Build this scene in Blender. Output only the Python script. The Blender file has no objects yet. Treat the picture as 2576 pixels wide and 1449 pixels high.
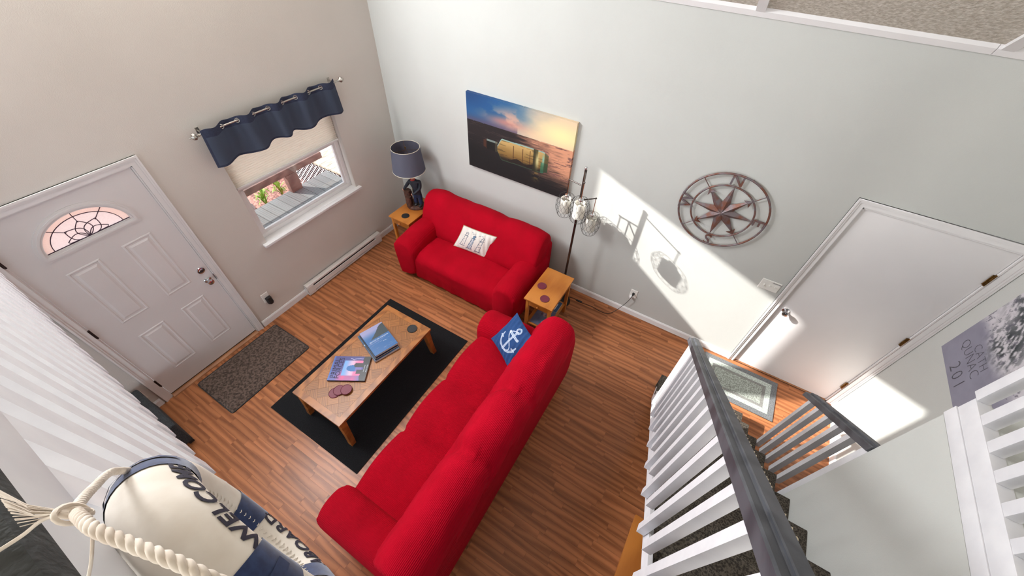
import bpy, bmesh, math, random
import numpy as np
from mathutils import Vector, Matrix
R = math.radians
sc = bpy.context.scene
C = sc.collection
random.seed(7)

# ------------------------------------------------------------ camera
W, H = 2576, 1449
CAM = (3.6614, -3.3003, 3.6321)
YAW, PITCH, ROLL, FPX = -0.5092, 0.8334, 0.0492, 972.88
def cam_basis():
    a, b, c = YAW, PITCH, ROLL
    f = Vector((math.sin(a)*math.cos(b), math.cos(a)*math.cos(b), -math.sin(b)))
    r0 = Vector((math.cos(a), -math.sin(a), 0)); u0 = r0.cross(f)
    return math.cos(c)*r0+math.sin(c)*u0, -math.sin(c)*r0+math.cos(c)*u0, f
cr, cu, cf = cam_basis()
cam = bpy.data.cameras.new('camera'); camo = bpy.data.objects.new('camera', cam); C.objects.link(camo)
cam.sensor_width = 36; cam.lens = FPX/W*36; cam.clip_start = .02; cam.clip_end = 200
m = Matrix((cr, cu, -cf)).transposed().to_4x4(); m.translation = CAM
camo.matrix_world = m
sc.camera = camo

# ------------------------------------------------------------ sky, sun, light
world = bpy.data.worlds.new('sky'); sc.world = world; world.use_nodes = True
wn = world.node_tree.nodes; bg = wn['Background']
bg.inputs[0].default_value = (.80, .90, 1.0, 1); bg.inputs[1].default_value = 2.6
sun = bpy.data.lights.new('sun', 'SUN'); suno = bpy.data.objects.new('sun', sun); C.objects.link(suno)
SUN = Vector((2.15, 1.0, -1.548)).normalized()
suno.rotation_euler = SUN.to_track_quat('-Z', 'Y').to_euler()
sun.energy = 9.0; sun.angle = R(.6); sun.color = (1, .97, .92)
def area(name, loc, aim, sx, sy, power, col=(1, 1, 1)):
    l = bpy.data.lights.new(name, 'AREA'); l.shape = 'RECTANGLE'; l.size = sx; l.size_y = sy; l.energy = power; l.color = col
    o = bpy.data.objects.new(name, l); C.objects.link(o); o.location = loc
    o.rotation_euler = (Vector(aim)-Vector(loc)).to_track_quat('-Z', 'Y').to_euler(); return o
area('loft_fill_light', (4.4, -7.2, 4.15), (.2, -2.4, 2.1), 3.6, 2.2, 235, (1, .955, .90))  # added fill light from behind the camera; no loft window is built there
area('clerestory_daylight', (.03, -1.80, 3.62), (4.2, -1.2, 2.3), .95, .7, 40, (.96, .98, 1))
area('clerestory_daylight', (.03, -3.00, 3.95), (4.4, -2.0, 2.3), .7, 1.0, 92, (.96, .98, 1))
area('gable_fill_light', (.06, -6.4, 3.55), (4.6, -1.8, 1.2), 1.6, 1.1, 60, (.96, .98, 1))  # fill light added for the stairs and back wall
vs = sc.view_settings
vs.view_transform = 'Standard'; vs.look = 'None'; vs.exposure = 0.5; vs.gamma = 1; vs.use_curve_mapping = False

# ------------------------------------------------------------ materials
def s2l(c):
    return tuple(((x/12.92) if x <= .04045 else ((x+.055)/1.055)**2.4) for x in c)
def rgb(r, g, b): return s2l((r/255, g/255, b/255))
MATS = {}
def mat(name, c, rough=.6, metal=0, c2=None, scale=8, stretch=(1, 1, 1), detail=4, bump=0, bscale=200, spec=.5, coord='Object', contrast=(.35, .65), sheen=0):
    if name in MATS: return MATS[name]
    m = bpy.data.materials.new(name); m.use_nodes = True; MATS[name] = m
    n = m.node_tree.nodes; L = m.node_tree.links; b = n['Principled BSDF']
    b.inputs['Base Color'].default_value = (*c, 1); b.inputs['Roughness'].default_value = rough
    b.inputs['Metallic'].default_value = metal; b.inputs['Specular IOR Level'].default_value = spec
    if sheen: b.inputs['Sheen Weight'].default_value = sheen
    tc = n.new('ShaderNodeTexCoord'); mp = n.new('ShaderNodeMapping'); L.new(tc.outputs[coord], mp.inputs[0])
    mp.inputs['Scale'].default_value = stretch
    if c2 is None: c2 = tuple(x*.93 for x in c)
    nz = n.new('ShaderNodeTexNoise'); nz.inputs['Scale'].default_value = scale; nz.inputs['Detail'].default_value = detail
    L.new(mp.outputs[0], nz.inputs[0])
    rp = n.new('ShaderNodeValToRGB'); rp.color_ramp.elements[0].position = contrast[0]; rp.color_ramp.elements[1].position = contrast[1]
    rp.color_ramp.elements[0].color = (*c2, 1); rp.color_ramp.elements[1].color = (*c, 1)
    L.new(nz.outputs[0], rp.inputs[0]); L.new(rp.outputs[0], b.inputs['Base Color'])
    if bump:
        n2 = n.new('ShaderNodeTexNoise'); n2.inputs['Scale'].default_value = bscale; n2.inputs['Detail'].default_value = 3
        L.new(mp.outputs[0], n2.inputs[0])
        bp = n.new('ShaderNodeBump'); bp.inputs['Strength'].default_value = bump; bp.inputs['Distance'].default_value = .004
        L.new(n2.outputs[0], bp.inputs['Height']); L.new(bp.outputs[0], b.inputs['Normal'])
    return m
def wood(name, light, dark, rough=.4, grain=(2, 26, 26), scale=2.0, rnd=False, spec=.5, rot=0):
    """wood with long grain along x of the object (or of the world for floor strips)"""
    m = bpy.data.materials.new(name); m.use_nodes = True; MATS[name] = m
    n = m.node_tree.nodes; L = m.node_tree.links; b = n['Principled BSDF']
    b.inputs['Roughness'].default_value = rough; b.inputs['Specular IOR Level'].default_value = spec
    tc = n.new('ShaderNodeTexCoord'); mp = n.new('ShaderNodeMapping'); mp.inputs['Scale'].default_value = grain
    if rnd:
        ge = n.new('ShaderNodeNewGeometry'); oi = n.new('ShaderNodeObjectInfo'); at = n.new('ShaderNodeAttribute'); at.attribute_name = 'rnd'
        ad = n.new('ShaderNodeMath'); ad.operation = 'ADD'; L.new(oi.outputs['Random'], ad.inputs[0]); L.new(at.outputs['Fac'], ad.inputs[1])
        fr = n.new('ShaderNodeMath'); fr.operation = 'FRACT'; L.new(ad.outputs[0], fr.inputs[0])
        ml = n.new('ShaderNodeMath'); ml.operation = 'MULTIPLY'; ml.inputs[1].default_value = 37.0; L.new(fr.outputs[0], ml.inputs[0])
        va = n.new('ShaderNodeVectorMath'); va.operation = 'ADD'; L.new(ge.outputs['Position'], va.inputs[0]); L.new(ml.outputs[0], va.inputs[1])
        vr = n.new('ShaderNodeVectorRotate'); vr.rotation_type = 'Z_AXIS'; vr.inputs['Angle'].default_value = rot; L.new(va.outputs[0], vr.inputs['Vector']); L.new(vr.outputs[0], mp.inputs[0])
    else:
        L.new(tc.outputs['Object'], mp.inputs[0])
    n1 = n.new('ShaderNodeTexNoise'); n1.inputs['Scale'].default_value = scale*.5; n1.inputs['Detail'].default_value = 2; L.new(mp.outputs[0], n1.inputs[0])
    wv = n.new('ShaderNodeTexWave'); wv.bands_direction = 'Y'; wv.inputs['Scale'].default_value = .28*scale; wv.inputs['Distortion'].default_value = 9; wv.inputs['Detail'].default_value = 2; wv.inputs['Detail Scale'].default_value = .8
    L.new(mp.outputs[0], wv.inputs[0])
    n2 = n.new('ShaderNodeTexNoise'); n2.inputs['Scale'].default_value = scale*6; n2.inputs['Detail'].default_value = 4; L.new(mp.outputs[0], n2.inputs[0])
    mx = n.new('ShaderNodeMix'); mx.inputs[0].default_value = .45; L.new(wv.outputs['Fac'], mx.inputs[2]); L.new(n1.outputs[0], mx.inputs[3])
    m2 = n.new('ShaderNodeMix'); m2.inputs[0].default_value = .22; L.new(mx.outputs[0], m2.inputs[2]); L.new(n2.outputs[0], m2.inputs[3])
    rp = n.new('ShaderNodeValToRGB'); e = rp.color_ramp.elements
    e[0].position = .12; e[0].color = (*dark, 1); e[1].position = .66; e[1].color = (*light, 1)
    L.new(m2.outputs[0], rp.inputs[0])
    if rnd:
        hs = n.new('ShaderNodeHueSaturation'); mr = n.new('ShaderNodeMapRange'); mr.inputs[3].default_value = .80; mr.inputs[4].default_value = 1.12
        L.new(fr.outputs[0], mr.inputs[0]); L.new(mr.outputs[0], hs.inputs['Value']); L.new(rp.outputs[0], hs.inputs['Color']); L.new(hs.outputs[0], b.inputs['Base Color'])
    else:
        L.new(rp.outputs[0], b.inputs['Base Color'])
    return m
def print_mat(name, rough=.6, bump=0, bscale=300):
    m = bpy.data.materials.new(name); m.use_nodes = True; MATS[name] = m
    n = m.node_tree.nodes; L = m.node_tree.links; b = n['Principled BSDF']; b.inputs['Roughness'].default_value = rough
    a = n.new('ShaderNodeAttribute'); a.attribute_name = 'Col'; L.new(a.outputs['Color'], b.inputs['Base Color'])
    if bump:
        n2 = n.new('ShaderNodeTexNoise'); n2.inputs['Scale'].default_value = bscale
        tc = n.new('ShaderNodeTexCoord'); L.new(tc.outputs['Object'], n2.inputs[0])
        bp = n.new('ShaderNodeBump'); bp.inputs['Strength'].default_value = bump; bp.inputs['Distance'].default_value = .003
        L.new(n2.outputs[0], bp.inputs['Height']); L.new(bp.outputs[0], b.inputs['Normal'])
    return m
def glass_mat(name, tint=(1, 1, 1), gloss=.06):
    m = bpy.data.materials.new(name); m.use_nodes = True; MATS[name] = m
    n = m.node_tree.nodes; L = m.node_tree.links; n.remove(n['Principled BSDF']); out = n['Material Output']
    t = n.new('ShaderNodeBsdfTransparent'); t.inputs[0].default_value = (*tint, 1)
    g = n.new('ShaderNodeBsdfGlossy'); g.inputs['Roughness'].default_value = .02
    mx = n.new('ShaderNodeMixShader'); mx.inputs[0].default_value = gloss
    L.new(t.outputs[0], mx.inputs[1]); L.new(g.outputs[0], mx.inputs[2]); L.new(mx.outputs[0], out.inputs[0]); return m
def thin_mat(name, c, trans=.5, rough=.8, clear=0, bumpscale=0):
    """thin cloth / obscure glass: diffuse + translucent (+ some clear)"""
    m = bpy.data.materials.new(name); m.use_nodes = True; MATS[name] = m
    n = m.node_tree.nodes; L = m.node_tree.links; n.remove(n['Principled BSDF']); out = n['Material Output']
    d = n.new('ShaderNodeBsdfDiffuse'); d.inputs[0].default_value = (*c, 1)
    t = n.new('ShaderNodeBsdfTranslucent'); t.inputs[0].default_value = (*c, 1)
    nz = n.new('ShaderNodeTexNoise'); nz.inputs['Scale'].default_value = bumpscale or 60; tc = n.new('ShaderNodeTexCoord'); L.new(tc.outputs['Object'], nz.inputs[0])
    rp = n.new('ShaderNodeValToRGB'); rp.color_ramp.elements[0].color = (*[x*.95 for x in c], 1); rp.color_ramp.elements[1].color = (*c, 1)
    rp.color_ramp.elements[0].position = .35; rp.color_ramp.elements[1].position = .65
    L.new(nz.outputs[0], rp.inputs[0]); L.new(rp.outputs[0], d.inputs[0]); L.new(rp.outputs[0], t.inputs[0])
    mx = n.new('ShaderNodeMixShader'); mx.inputs[0].default_value = trans; L.new(d.outputs[0], mx.inputs[1]); L.new(t.outputs[0], mx.inputs[2])
    last = mx
    if clear:
        tr = n.new('ShaderNodeBsdfTransparent'); m2 = n.new('ShaderNodeMixShader'); m2.inputs[0].default_value = clear
        tr.inputs[0].default_value = (*c, 1)
        L.new(mx.outputs[0], m2.inputs[1]); L.new(tr.outputs[0], m2.inputs[2]); last = m2
    L.new(last.outputs[0], out.inputs[0]); return m
def fabric_rib(name, c, c2, freq=330, axis='X', depth=.5):
    m = mat(name, c, rough=.9, c2=c2, scale=5, sheen=0, spec=.12, contrast=(.3, .7))
    n = m.node_tree.nodes; L = m.node_tree.links; b = n['Principled BSDF']
    tc = n.new('ShaderNodeTexCoord'); wv = n.new('ShaderNodeTexWave'); wv.bands_direction = axis; wv.inputs['Scale'].default_value = freq/6.28/3.2
    L.new(tc.outputs['Object'], wv.inputs[0])
    nz = n.new('ShaderNodeTexNoise'); nz.inputs['Scale'].default_value = 9; L.new(tc.outputs['Object'], nz.inputs[0])
    ad = n.new('ShaderNodeMath'); ad.operation = 'MULTIPLY_ADD'; ad.inputs[1].default_value = 5; L.new(nz.outputs[0], ad.inputs[0]); L.new(wv.outputs['Fac'], ad.inputs[2])
    bp = n.new('ShaderNodeBump'); bp.inputs['Strength'].default_value = depth; bp.inputs['Distance'].default_value = .003
    L.new(ad.outputs[0], bp.inputs['Height']); L.new(bp.outputs[0], b.inputs['Normal']); return m

M_wallL = mat('wall_paint_warm_grey_lit', rgb(212, 206, 199), .85, c2=rgb(209, 203, 196), scale=2, bump=.22, bscale=160)  # left wall tone raised above the back wall's to imitate more light
M_wallB = mat('wall_paint_grey', rgb(196, 197, 193), .85, c2=rgb(193, 194, 190), scale=2, bump=.28, bscale=150)  # tone lowered so the left wall reads as better lit
M_white = mat('trim_white', rgb(232, 230, 230), .45, c2=rgb(228, 226, 226), scale=6)
M_door = mat('door_white', rgb(226, 223, 223), .5, c2=rgb(223, 220, 220), scale=3, bump=.06, bscale=120)
M_rail = mat('railing_white_paint', rgb(222, 221, 224), .55, c2=rgb(214, 213, 217), scale=14, bump=.08, bscale=60)
M_ceil = mat('popcorn_ceiling', rgb(216, 210, 199), .95, c2=rgb(182, 174, 160), scale=55, bump=1.0, bscale=90)
M_floor = wood('laminate_oak', rgb(176, 112, 72), rgb(120, 71, 44), .34, (3.0, 14, 1), 1.35, rnd=True, spec=.3)
M_black = mat('black_plastic', (.012, .012, .013), .45)
M_dark = mat('dark_gap', (.01, .01, .01), .9)
M_chrome = mat('chrome', (.62, .62, .64), .18, 1)
M_nickel = mat('brushed_nickel', (.50, .47, .43), .35, 1)
M_brass = mat('aged_brass', rgb(150, 112, 60), .4, 1, c2=rgb(95, 70, 40), scale=60)
M_bronze = mat('dark_bronze_hinge', rgb(60, 45, 42), .5, .6)
M_charcoal = wood('charcoal_stained_rail', rgb(78, 80, 86), rgb(44, 46, 52), .45, (22, 3, 22), 2)
M_red = fabric_rib('red_slipcover', rgb(172, 0, 28), rgb(156, 0, 23), 520, 'X', .25)
M_redrib = fabric_rib('red_ribbed_slipcover', rgb(170, 0, 28), rgb(154, 0, 24), 700, 'X', .6)
M_tab = wood('honey_oak_coffee_table', rgb(164, 102, 48), rgb(114, 66, 26), .36, (22, 4, 22), 1.8)
M_parq = [wood('parquet_oak_%d' % i, rgb(160, 102, 50), rgb(112, 68, 30), .38, (6, 60, 10), 1.2, rnd=True, rot=R(45+90*i)) for i in range(2)]
M_end = wood('honey_pine_end_table', rgb(196, 124, 52), rgb(160, 90, 30), .38, (12, 2.5, 12), 1.2)
M_navy = mat('navy_cotton', rgb(38, 56, 98), .9, c2=rgb(26, 40, 78), scale=120, sheen=.3)
M_canvas = mat('cream_canvas', rgb(228, 220, 210), .9, c2=rgb(218, 208, 196), scale=30, bump=.2, bscale=40)
M_rope = mat('cotton_rope', rgb(226, 216, 204), .9, c2=rgb(206, 192, 178), scale=50)
M_carpet = mat('brown_stair_carpet', rgb(92, 84, 74), 1, c2=rgb(48, 42, 36), scale=130, bump=1, bscale=260, contrast=(.42, .58))
M_burg = mat('burgundy_leather', rgb(120, 44, 62), .5, c2=rgb(102, 34, 52), scale=180, bump=.3, bscale=250)
M_rubber = mat('black_rubber', (.014, .014, .015), .6, bump=.3, bscale=200)
M_paper = mat('page_edges', rgb(200, 192, 184), .8)
M_ink = mat('black_ink', rgb(40, 36, 52), .8)
M_whiteink = mat('white_ink', rgb(215, 222, 232), .7)
M_glass = glass_mat('window_glass')
M_print = print_mat('printed_cover', .35)
M_cloth_print = print_mat('printed_cloth', .9, .35, 160)
M_canvas_print = print_mat('printed_canvas', .75, .15, 400)

# ------------------------------------------------------------ mesh helpers
OFF = {}
def tag(o, label=None, cat=None, group=None, kind=None):
    if label: o['label'] = label
    if cat: o['category'] = cat
    if group: o['group'] = group
    if kind: o['kind'] = kind
    return o
def thing(name, loc, label=None, cat=None, group=None, rz=0, kind=None):
    o = bpy.data.objects.new(name, None); C.objects.link(o); o.location = loc; o.rotation_euler = (0, 0, rz); o.empty_display_size = .05
    OFF[o.name] = Vector(loc); return tag(o, label, cat, group, kind)
def link(name, me, parent=None, loc=None):
    o = bpy.data.objects.new(name, me); C.objects.link(o)
    if parent is not None: o.parent = parent
    if loc is not None: o.location = loc
    OFF[o.name] = (OFF.get(parent.name, Vector((0, 0, 0))) if parent is not None else Vector((0, 0, 0))) + (Vector(loc) if loc is not None else Vector((0, 0, 0)))
    return o
class MB:
    def __init__(s): s.v = []; s.f = []; s.mi = []
    def add(s, V, F, mi=0):
        b = len(s.v); s.v += [tuple(map(float, p)) for p in V]; s.f += [tuple(i+b for i in f) for f in F]; s.mi += [mi]*len(F); return s
    def box(s, x0, y0, z0, x1, y1, z1, mi=0):
        x0, x1 = sorted((x0, x1)); y0, y1 = sorted((y0, y1)); z0, z1 = sorted((z0, z1))
        V = [(x0, y0, z0), (x1, y0, z0), (x1, y1, z0), (x0, y1, z0), (x0, y0, z1), (x1, y0, z1), (x1, y1, z1), (x0, y1, z1)]
        return s.add(V, [(0, 3, 2, 1), (4, 5, 6, 7), (0, 1, 5, 4), (1, 2, 6, 5), (2, 3, 7, 6), (3, 0, 4, 7)], mi)
    def loft(s, rings, close=True, caps=True, mi=0, loop=False):
        n = len(rings[0]); V = [p for r in rings for p in r]; F = []
        k = len(rings)
        for i in range(k if loop else k-1):
            a = i*n; b = ((i+1) % k)*n
            for j in range(n if close else n-1):
                j2 = (j+1) % n; F.append((a+j, a+j2, b+j2, b+j))
        if caps and not loop: F.append(tuple(range(n-1, -1, -1))); F.append(tuple(range((k-1)*n, k*n)))
        return s.add(V, F, mi)
    def tube(s, path, r, n=8, mi=0, loop=False, caps=True):
        P = [Vector(p) for p in path]; k = len(P); rings = []; up = None
        for i, p in enumerate(P):
            a = P[(i-1) % k] if (i > 0 or loop) else p; b = P[(i+1) % k] if (i < k-1 or loop) else p
            t = (b-a).normalized()
            if up is None:
                up = Vector((0, 0, 1)) if abs(t.z) < .9 else Vector((1, 0, 0))
            u = (up-t*up.dot(t))
            if u.length < 1e-5: u = t.orthogonal()
            u.normalize(); up = u; w = t.cross(u); rr = r[i] if isinstance(r, (list, tuple)) else r
            rings.append([p+(u*math.cos(q)+w*math.sin(q))*rr for q in (2*math.pi*j/n for j in range(n))])
        return s.loft(rings, True, caps, mi, loop)
    def lathe(s, prof, n=24, c=(0, 0, 0), mi=0, caps=True):
        return s.loft([[(c[0]+r*math.cos(2*math.pi*j/n), c[1]+r*math.sin(2*math.pi*j/n), c[2]+z) for j in range(n)] for r, z in prof], True, caps, mi)
    def ball(s, c, r, n=12, mi=0, sc=(1, 1, 1)):
        k = n//2; pr = [(max(math.sin(math.pi*i/k), .02), -math.cos(math.pi*i/k)) for i in range(k+1)]
        return s.loft([[(c[0]+sc[0]*r*q*math.cos(2*math.pi*j/n), c[1]+sc[1]*r*q*math.sin(2*math.pi*j/n), c[2]+sc[2]*r*z) for j in range(n)] for q, z in pr], True, True, mi)
    def mesh(s, name, mats, smooth=0, bevel=0, seg=2, off=(0, 0, 0)):
        me = bpy.data.meshes.new(name); o = Vector(off)
        me.from_pydata([tuple(Vector(p)-o) for p in s.v], [], s.f)
        for mm in (mats if isinstance(mats, (list, tuple)) else [mats]): me.materials.append(mm)
        if any(s.mi): me.polygons.foreach_set('material_index', s.mi)
        finish(me, smooth, bevel, seg); return me
    def build(s, name, mats, parent=None, smooth=0, bevel=0, seg=2, local=False):
        off = (0, 0, 0) if (parent is None or local) else OFF[parent.name]
        return link(name, s.mesh(name, mats, smooth, bevel, seg, off), parent)
def finish(me, smooth=0, bevel=0, seg=2):
    bm = bmesh.new(); bm.from_mesh(me)
    bmesh.ops.recalc_face_normals(bm, faces=bm.faces)
    if bevel:
        ed = [e for e in bm.edges if len(e.link_faces) == 2 and e.calc_face_angle(0) > R(40)]
        bmesh.ops.bevel(bm, geom=ed, offset=bevel, segments=seg, affect='EDGES', profile=.6, clamp_overlap=True)
    bm.to_mesh(me); bm.free()
    if smooth or bevel:
        me.shade_smooth(); me.set_sharp_from_angle(angle=R(smooth or 35))
    me.update()
def fill_mesh(name, loops, depth, mats, mp=None, bevel=0):
    """flat outline(s) with holes, given thickness (0..depth along w), mapped by mp(u,v,w)"""
    cv = bpy.data.curves.new('tmp', 'CURVE'); cv.dimensions = '2D'; cv.fill_mode = 'BOTH'; cv.extrude = depth/2
    for lp in loops:
        sp = cv.splines.new('POLY'); sp.points.add(len(lp)-1); sp.use_cyclic_u = True
        for q, p in zip(sp.points, lp): q.co = (p[0], p[1], 0, 1)
    o = bpy.data.objects.new('tmp', cv); C.objects.link(o)
    dg = bpy.context.evaluated_depsgraph_get(); me = bpy.data.meshes.new_from_object(o.evaluated_get(dg)); me.name = name
    bpy.data.objects.remove(o); bpy.data.curves.remove(cv)
    return remap(me, lambda u, v, w: (mp or (lambda a, b, c: (a, b, c)))(u, v, w+depth/2), mats)
def remap(me, mp, mats, weld=True):
    n = len(me.vertices); co = np.empty(n*3); me.vertices.foreach_get('co', co); co = co.reshape(-1, 3)
    out = np.array([mp(*p) for p in co]) if n else co
    me.vertices.foreach_set('co', out.astype(np.float32).ravel())
    bm = bmesh.new(); bm.from_mesh(me)
    if weld: bmesh.ops.remove_doubles(bm, verts=bm.verts, dist=1e-5)
    bmesh.ops.recalc_face_normals(bm, faces=bm.faces); bm.to_mesh(me); bm.free()
    me.materials.clear()
    for mm in (mats if isinstance(mats, (list, tuple)) else [mats]): me.materials.append(mm)
    me.update(); return me
def text_mesh(txt, size, depth, mats, mp, cuts=0, spacing=1.0, align='CENTER', shear=0, bold=0):
    cv = bpy.data.curves.new('tmp', 'FONT'); cv.body = txt; cv.size = size; cv.extrude = depth/2; cv.align_x = align; cv.align_y = 'CENTER'; cv.space_character = spacing; cv.resolution_u = 3; cv.shear = shear; cv.offset = bold
    o = bpy.data.objects.new('tmp', cv); C.objects.link(o)
    dg = bpy.context.evaluated_depsgraph_get(); me = bpy.data.meshes.new_from_object(o.evaluated_get(dg)); me.name = 'lettering'
    bpy.data.objects.remove(o); bpy.data.curves.remove(cv)
    if cuts:
        bm = bmesh.new(); bm.from_mesh(me); bmesh.ops.remove_doubles(bm, verts=bm.verts, dist=1e-6)
        for _ in range(cuts): bmesh.ops.subdivide_edges(bm, edges=[e for e in bm.edges if e.calc_length() > size*.12], cuts=1)
        bmesh.ops.triangulate(bm, faces=bm.faces); bm.to_mesh(me); bm.free()
    return remap(me, mp, mats)
def islands(me):
    """split a lettering mesh into one mesh for each letter"""
    bm = bmesh.new(); bm.from_mesh(me); bm.verts.ensure_lookup_table(); seen = set(); out = []
    for v in bm.verts:
        if v.index in seen: continue
        st_, comp = [v], []
        while st_:
            a = st_.pop()
            if a.index in seen: continue
            seen.add(a.index); comp.append(a.index); st_ += [e.other_vert(a) for e in a.link_edges]
        ix = {k: i for i, k in enumerate(sorted(comp))}
        m2 = bpy.data.meshes.new('letter'); m2.from_pydata([bm.verts[k].co[:] for k in sorted(comp)], [], [[ix[w.index] for w in f.verts] for f in bm.faces if f.verts[0].index in ix])
        for q in me.materials: m2.materials.append(q)
        m2.update(); out.append(m2)
    bm.free(); return out
def grid_mesh(name, nu, nv, pos, col, mats, smooth=True, close=False):
    """grid with u,v in 0..1; pos(U,V)->(...,3); col(U,V)->srgb (...,3) or None"""
    u = np.linspace(0, 1, nu); v = np.linspace(0, 1, nv); U, V = np.meshgrid(u, v)
    P = pos(U, V).reshape(-1, 3); idx = np.arange(nu*nv).reshape(nv, nu)
    F = np.stack([idx[:-1, :-1], idx[:-1, 1:], idx[1:, 1:], idx[1:, :-1]], -1).reshape(-1, 4)
    me = bpy.data.meshes.new(name); me.from_pydata(P.tolist(), [], F.tolist())
    if col is not None:
        c = np.clip(col(U, V), 0, 1).reshape(-1, 3); c = np.where(c <= .04045, c/12.92, ((c+.055)/1.055)**2.4)
        a = me.color_attributes.new('Col', 'FLOAT_COLOR', 'POINT'); a.data.foreach_set('color', np.concatenate([c, np.ones((len(c), 1))], 1).astype(np.float32).ravel())
    me.materials.append(mats)
    if smooth: me.shade_smooth()
    me.update(); return me
def vnoise(x, y, seed=0):
    def h(i, j): 
        n = np.sin(i*127.1+j*311.7+seed*74.7)*43758.5453; return n-np.floor(n)
    i = np.floor(x); j = np.floor(y); f = x-i; g = y-j; f = f*f*(3-2*f); g = g*g*(3-2*g)
    return (h(i, j)*(1-f)+h(i+1, j)*f)*(1-g)+(h(i, j+1)*(1-f)+h(i+1, j+1)*f)*g
def fbm(x, y, seed=0, o=4):
    s = 0; a = .5
    for k in range(o): s = s+a*vnoise(x*2**k, y*2**k, seed+k); a *= .5
    return s
def lerp(a, b, t): return np.asarray(a)+(np.asarray(b)-np.asarray(a))*np.asarray(t)[..., None]
def sstep(a, b, x): t = np.clip((x-a)/(b-a), 0, 1); return t*t*(3-2*t)
def struct(o): o['kind'] = 'structure'; return o
def rect_loft(s, u0, v0, u1, v1, rings, mp, mi=0):
    """stepped rectangle: rings of (inset, height)"""
    R_ = [[mp(u0+i, v0+i, h), mp(u1-i, v0+i, h), mp(u1-i, v1-i, h), mp(u0+i, v1-i, h)] for i, h in rings]
    return s.loft(R_, True, True, mi)

# ============================================================ THE SETTING
SL = .66                                   # ceiling slope
def ceil_z(y): return 3.06 - SL*y if y > -4.1 else 3.06 + SL*4.1 + SL*(y+4.1)
XR = 5.655                                 # right wall
# floor: base and laminate strips
floor = struct(MB().box(-.12, -8, -.06, XR+.12, .12, -.0032).build('floor', M_dark))
SW = .0583
LEN = [.34, .42, .50, .60]
def visible_weight(x, y):
    d = Vector((x, y, 0))-Vector(CAM); z = d.dot(cf)
    if z < .1: return 0
    u = W/2+FPX*d.dot(cr)/z; v = H/2-FPX*d.dot(cu)/z
    if not (0 < u < W and 0 < v < H): return 0
    for a, b, c, e in ((.75, -.95, 2.4, 0), (2.3, -3.4, 3.15, -1.2), (.95, -3.0, 2.04, -1.4), (4.06, -3.4, 4.8, -.75), (.1, -3.25, .65, -2.4), (4.4, -.55, 5.14, -.07), (0, -4.6, 3.3, -3.45), (4.81, -8, 5.7, -1.85)):
        if a < x < c and b < y < e: return 0
    return d.z*d.z/d.length**4
rng = random.Random(3); strips = []
for r in range(int(4.6/SW)):
    y = -.006-SW*(r+.5); x = -rng.random()*.4
    while x < XR-.01:
        l = rng.choice(LEN); a = max(x, .004); b = min(x+l, XR-.004)
        if b-a > .03: strips.append((a, b, y, x >= .004 and x+l <= XR-.004, l))
        x += l
full = sorted([s for s in strips if s[3]], key=lambda s: -visible_weight((s[0]+s[1])/2, s[2]))[:300]
fs = set((s[0], s[2]) for s in full)
pm = {l: MB().box(-l/2+.0004, -SW/2+.0004, -.003, l/2-.0004, SW/2-.0004, 0).mesh('floor_strip', M_floor) for l in LEN}
for a, b, y, _, l in full: link('floor_strip', pm[l], floor, ((a+b)/2, y, 0))
mb = MB(); rv = []
for a, b, y, _, l in strips:
    if (a, y) in fs: continue
    mb.box(a+.0004, y-SW/2+.0004, -.003, b-.0004, y+SW/2-.0004, 0); rv += [rng.random()]*8
me = mb.mesh('floor_strips', M_floor)
at = me.attributes.new('rnd', 'FLOAT', 'POINT'); at.data.foreach_set('value', rv)
tag(link('floor_strips', me, floor), kind='stuff')

# left wall (front door, window, clerestory panes)
SILL = 3.18
HEAD = lambda y: 3.72+.72*(-1.256-y)
PANES = [(-1.256, -2.344), (-2.63, -3.39)]
FILL_OPENING = [(-5.6, 2.9), (-7.4, 2.9), (-7.4, 3.35), (-5.6, 4.5)]  # unseen opening added for the gable fill light
out = [(0.12, -.06), (.12, 3.06-SL*.12+.08)] + [(-4.1, ceil_z(-4.1)+.08), (-8, ceil_z(-8)+.08), (-8, -.06), (-3.47, -.06), (-3.47, 2.06), (-2.52, 2.06), (-2.52, -.06)]
holes = [[(-1.975, .905), (-.755, .905), (-.755, 2.03), (-1.975, 2.03)]] + [[(a, SILL), (b, SILL), (b, HEAD(b)), (a, HEAD(a))] for a, b in PANES] + [FILL_OPENING]
struct(link('wall_left', fill_mesh('wall_left', [out]+holes, .12, M_wallL, lambda u, v, w: (-w, u, v))))
# back wall (interior door)
out = [(-.12, -.06), (4.665, -.06), (4.665, 2.055), (5.598, 2.055), (5.598, -.06), (XR+.12, -.06), (XR+.12, 3.12), (-.12, 3.12)]
struct(link('wall_back', fill_mesh('wall_back', [out], .12, M_wallB, lambda u, v, w: (u, w, v))))
# right wall
out = [(0, -.06), (0, 3.06), (-4.1, ceil_z(-4.1)), (-8, ceil_z(-8)), (-8, -.06)]
struct(link('wall_right', fill_mesh('wall_right', [out], .12, M_wallB, lambda u, v, w: (XR+w, u, v))))
struct(MB().box(4.809, -8, 0, 4.90, -1.84, 2.233).build('wall_stair', M_wallB))
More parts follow.
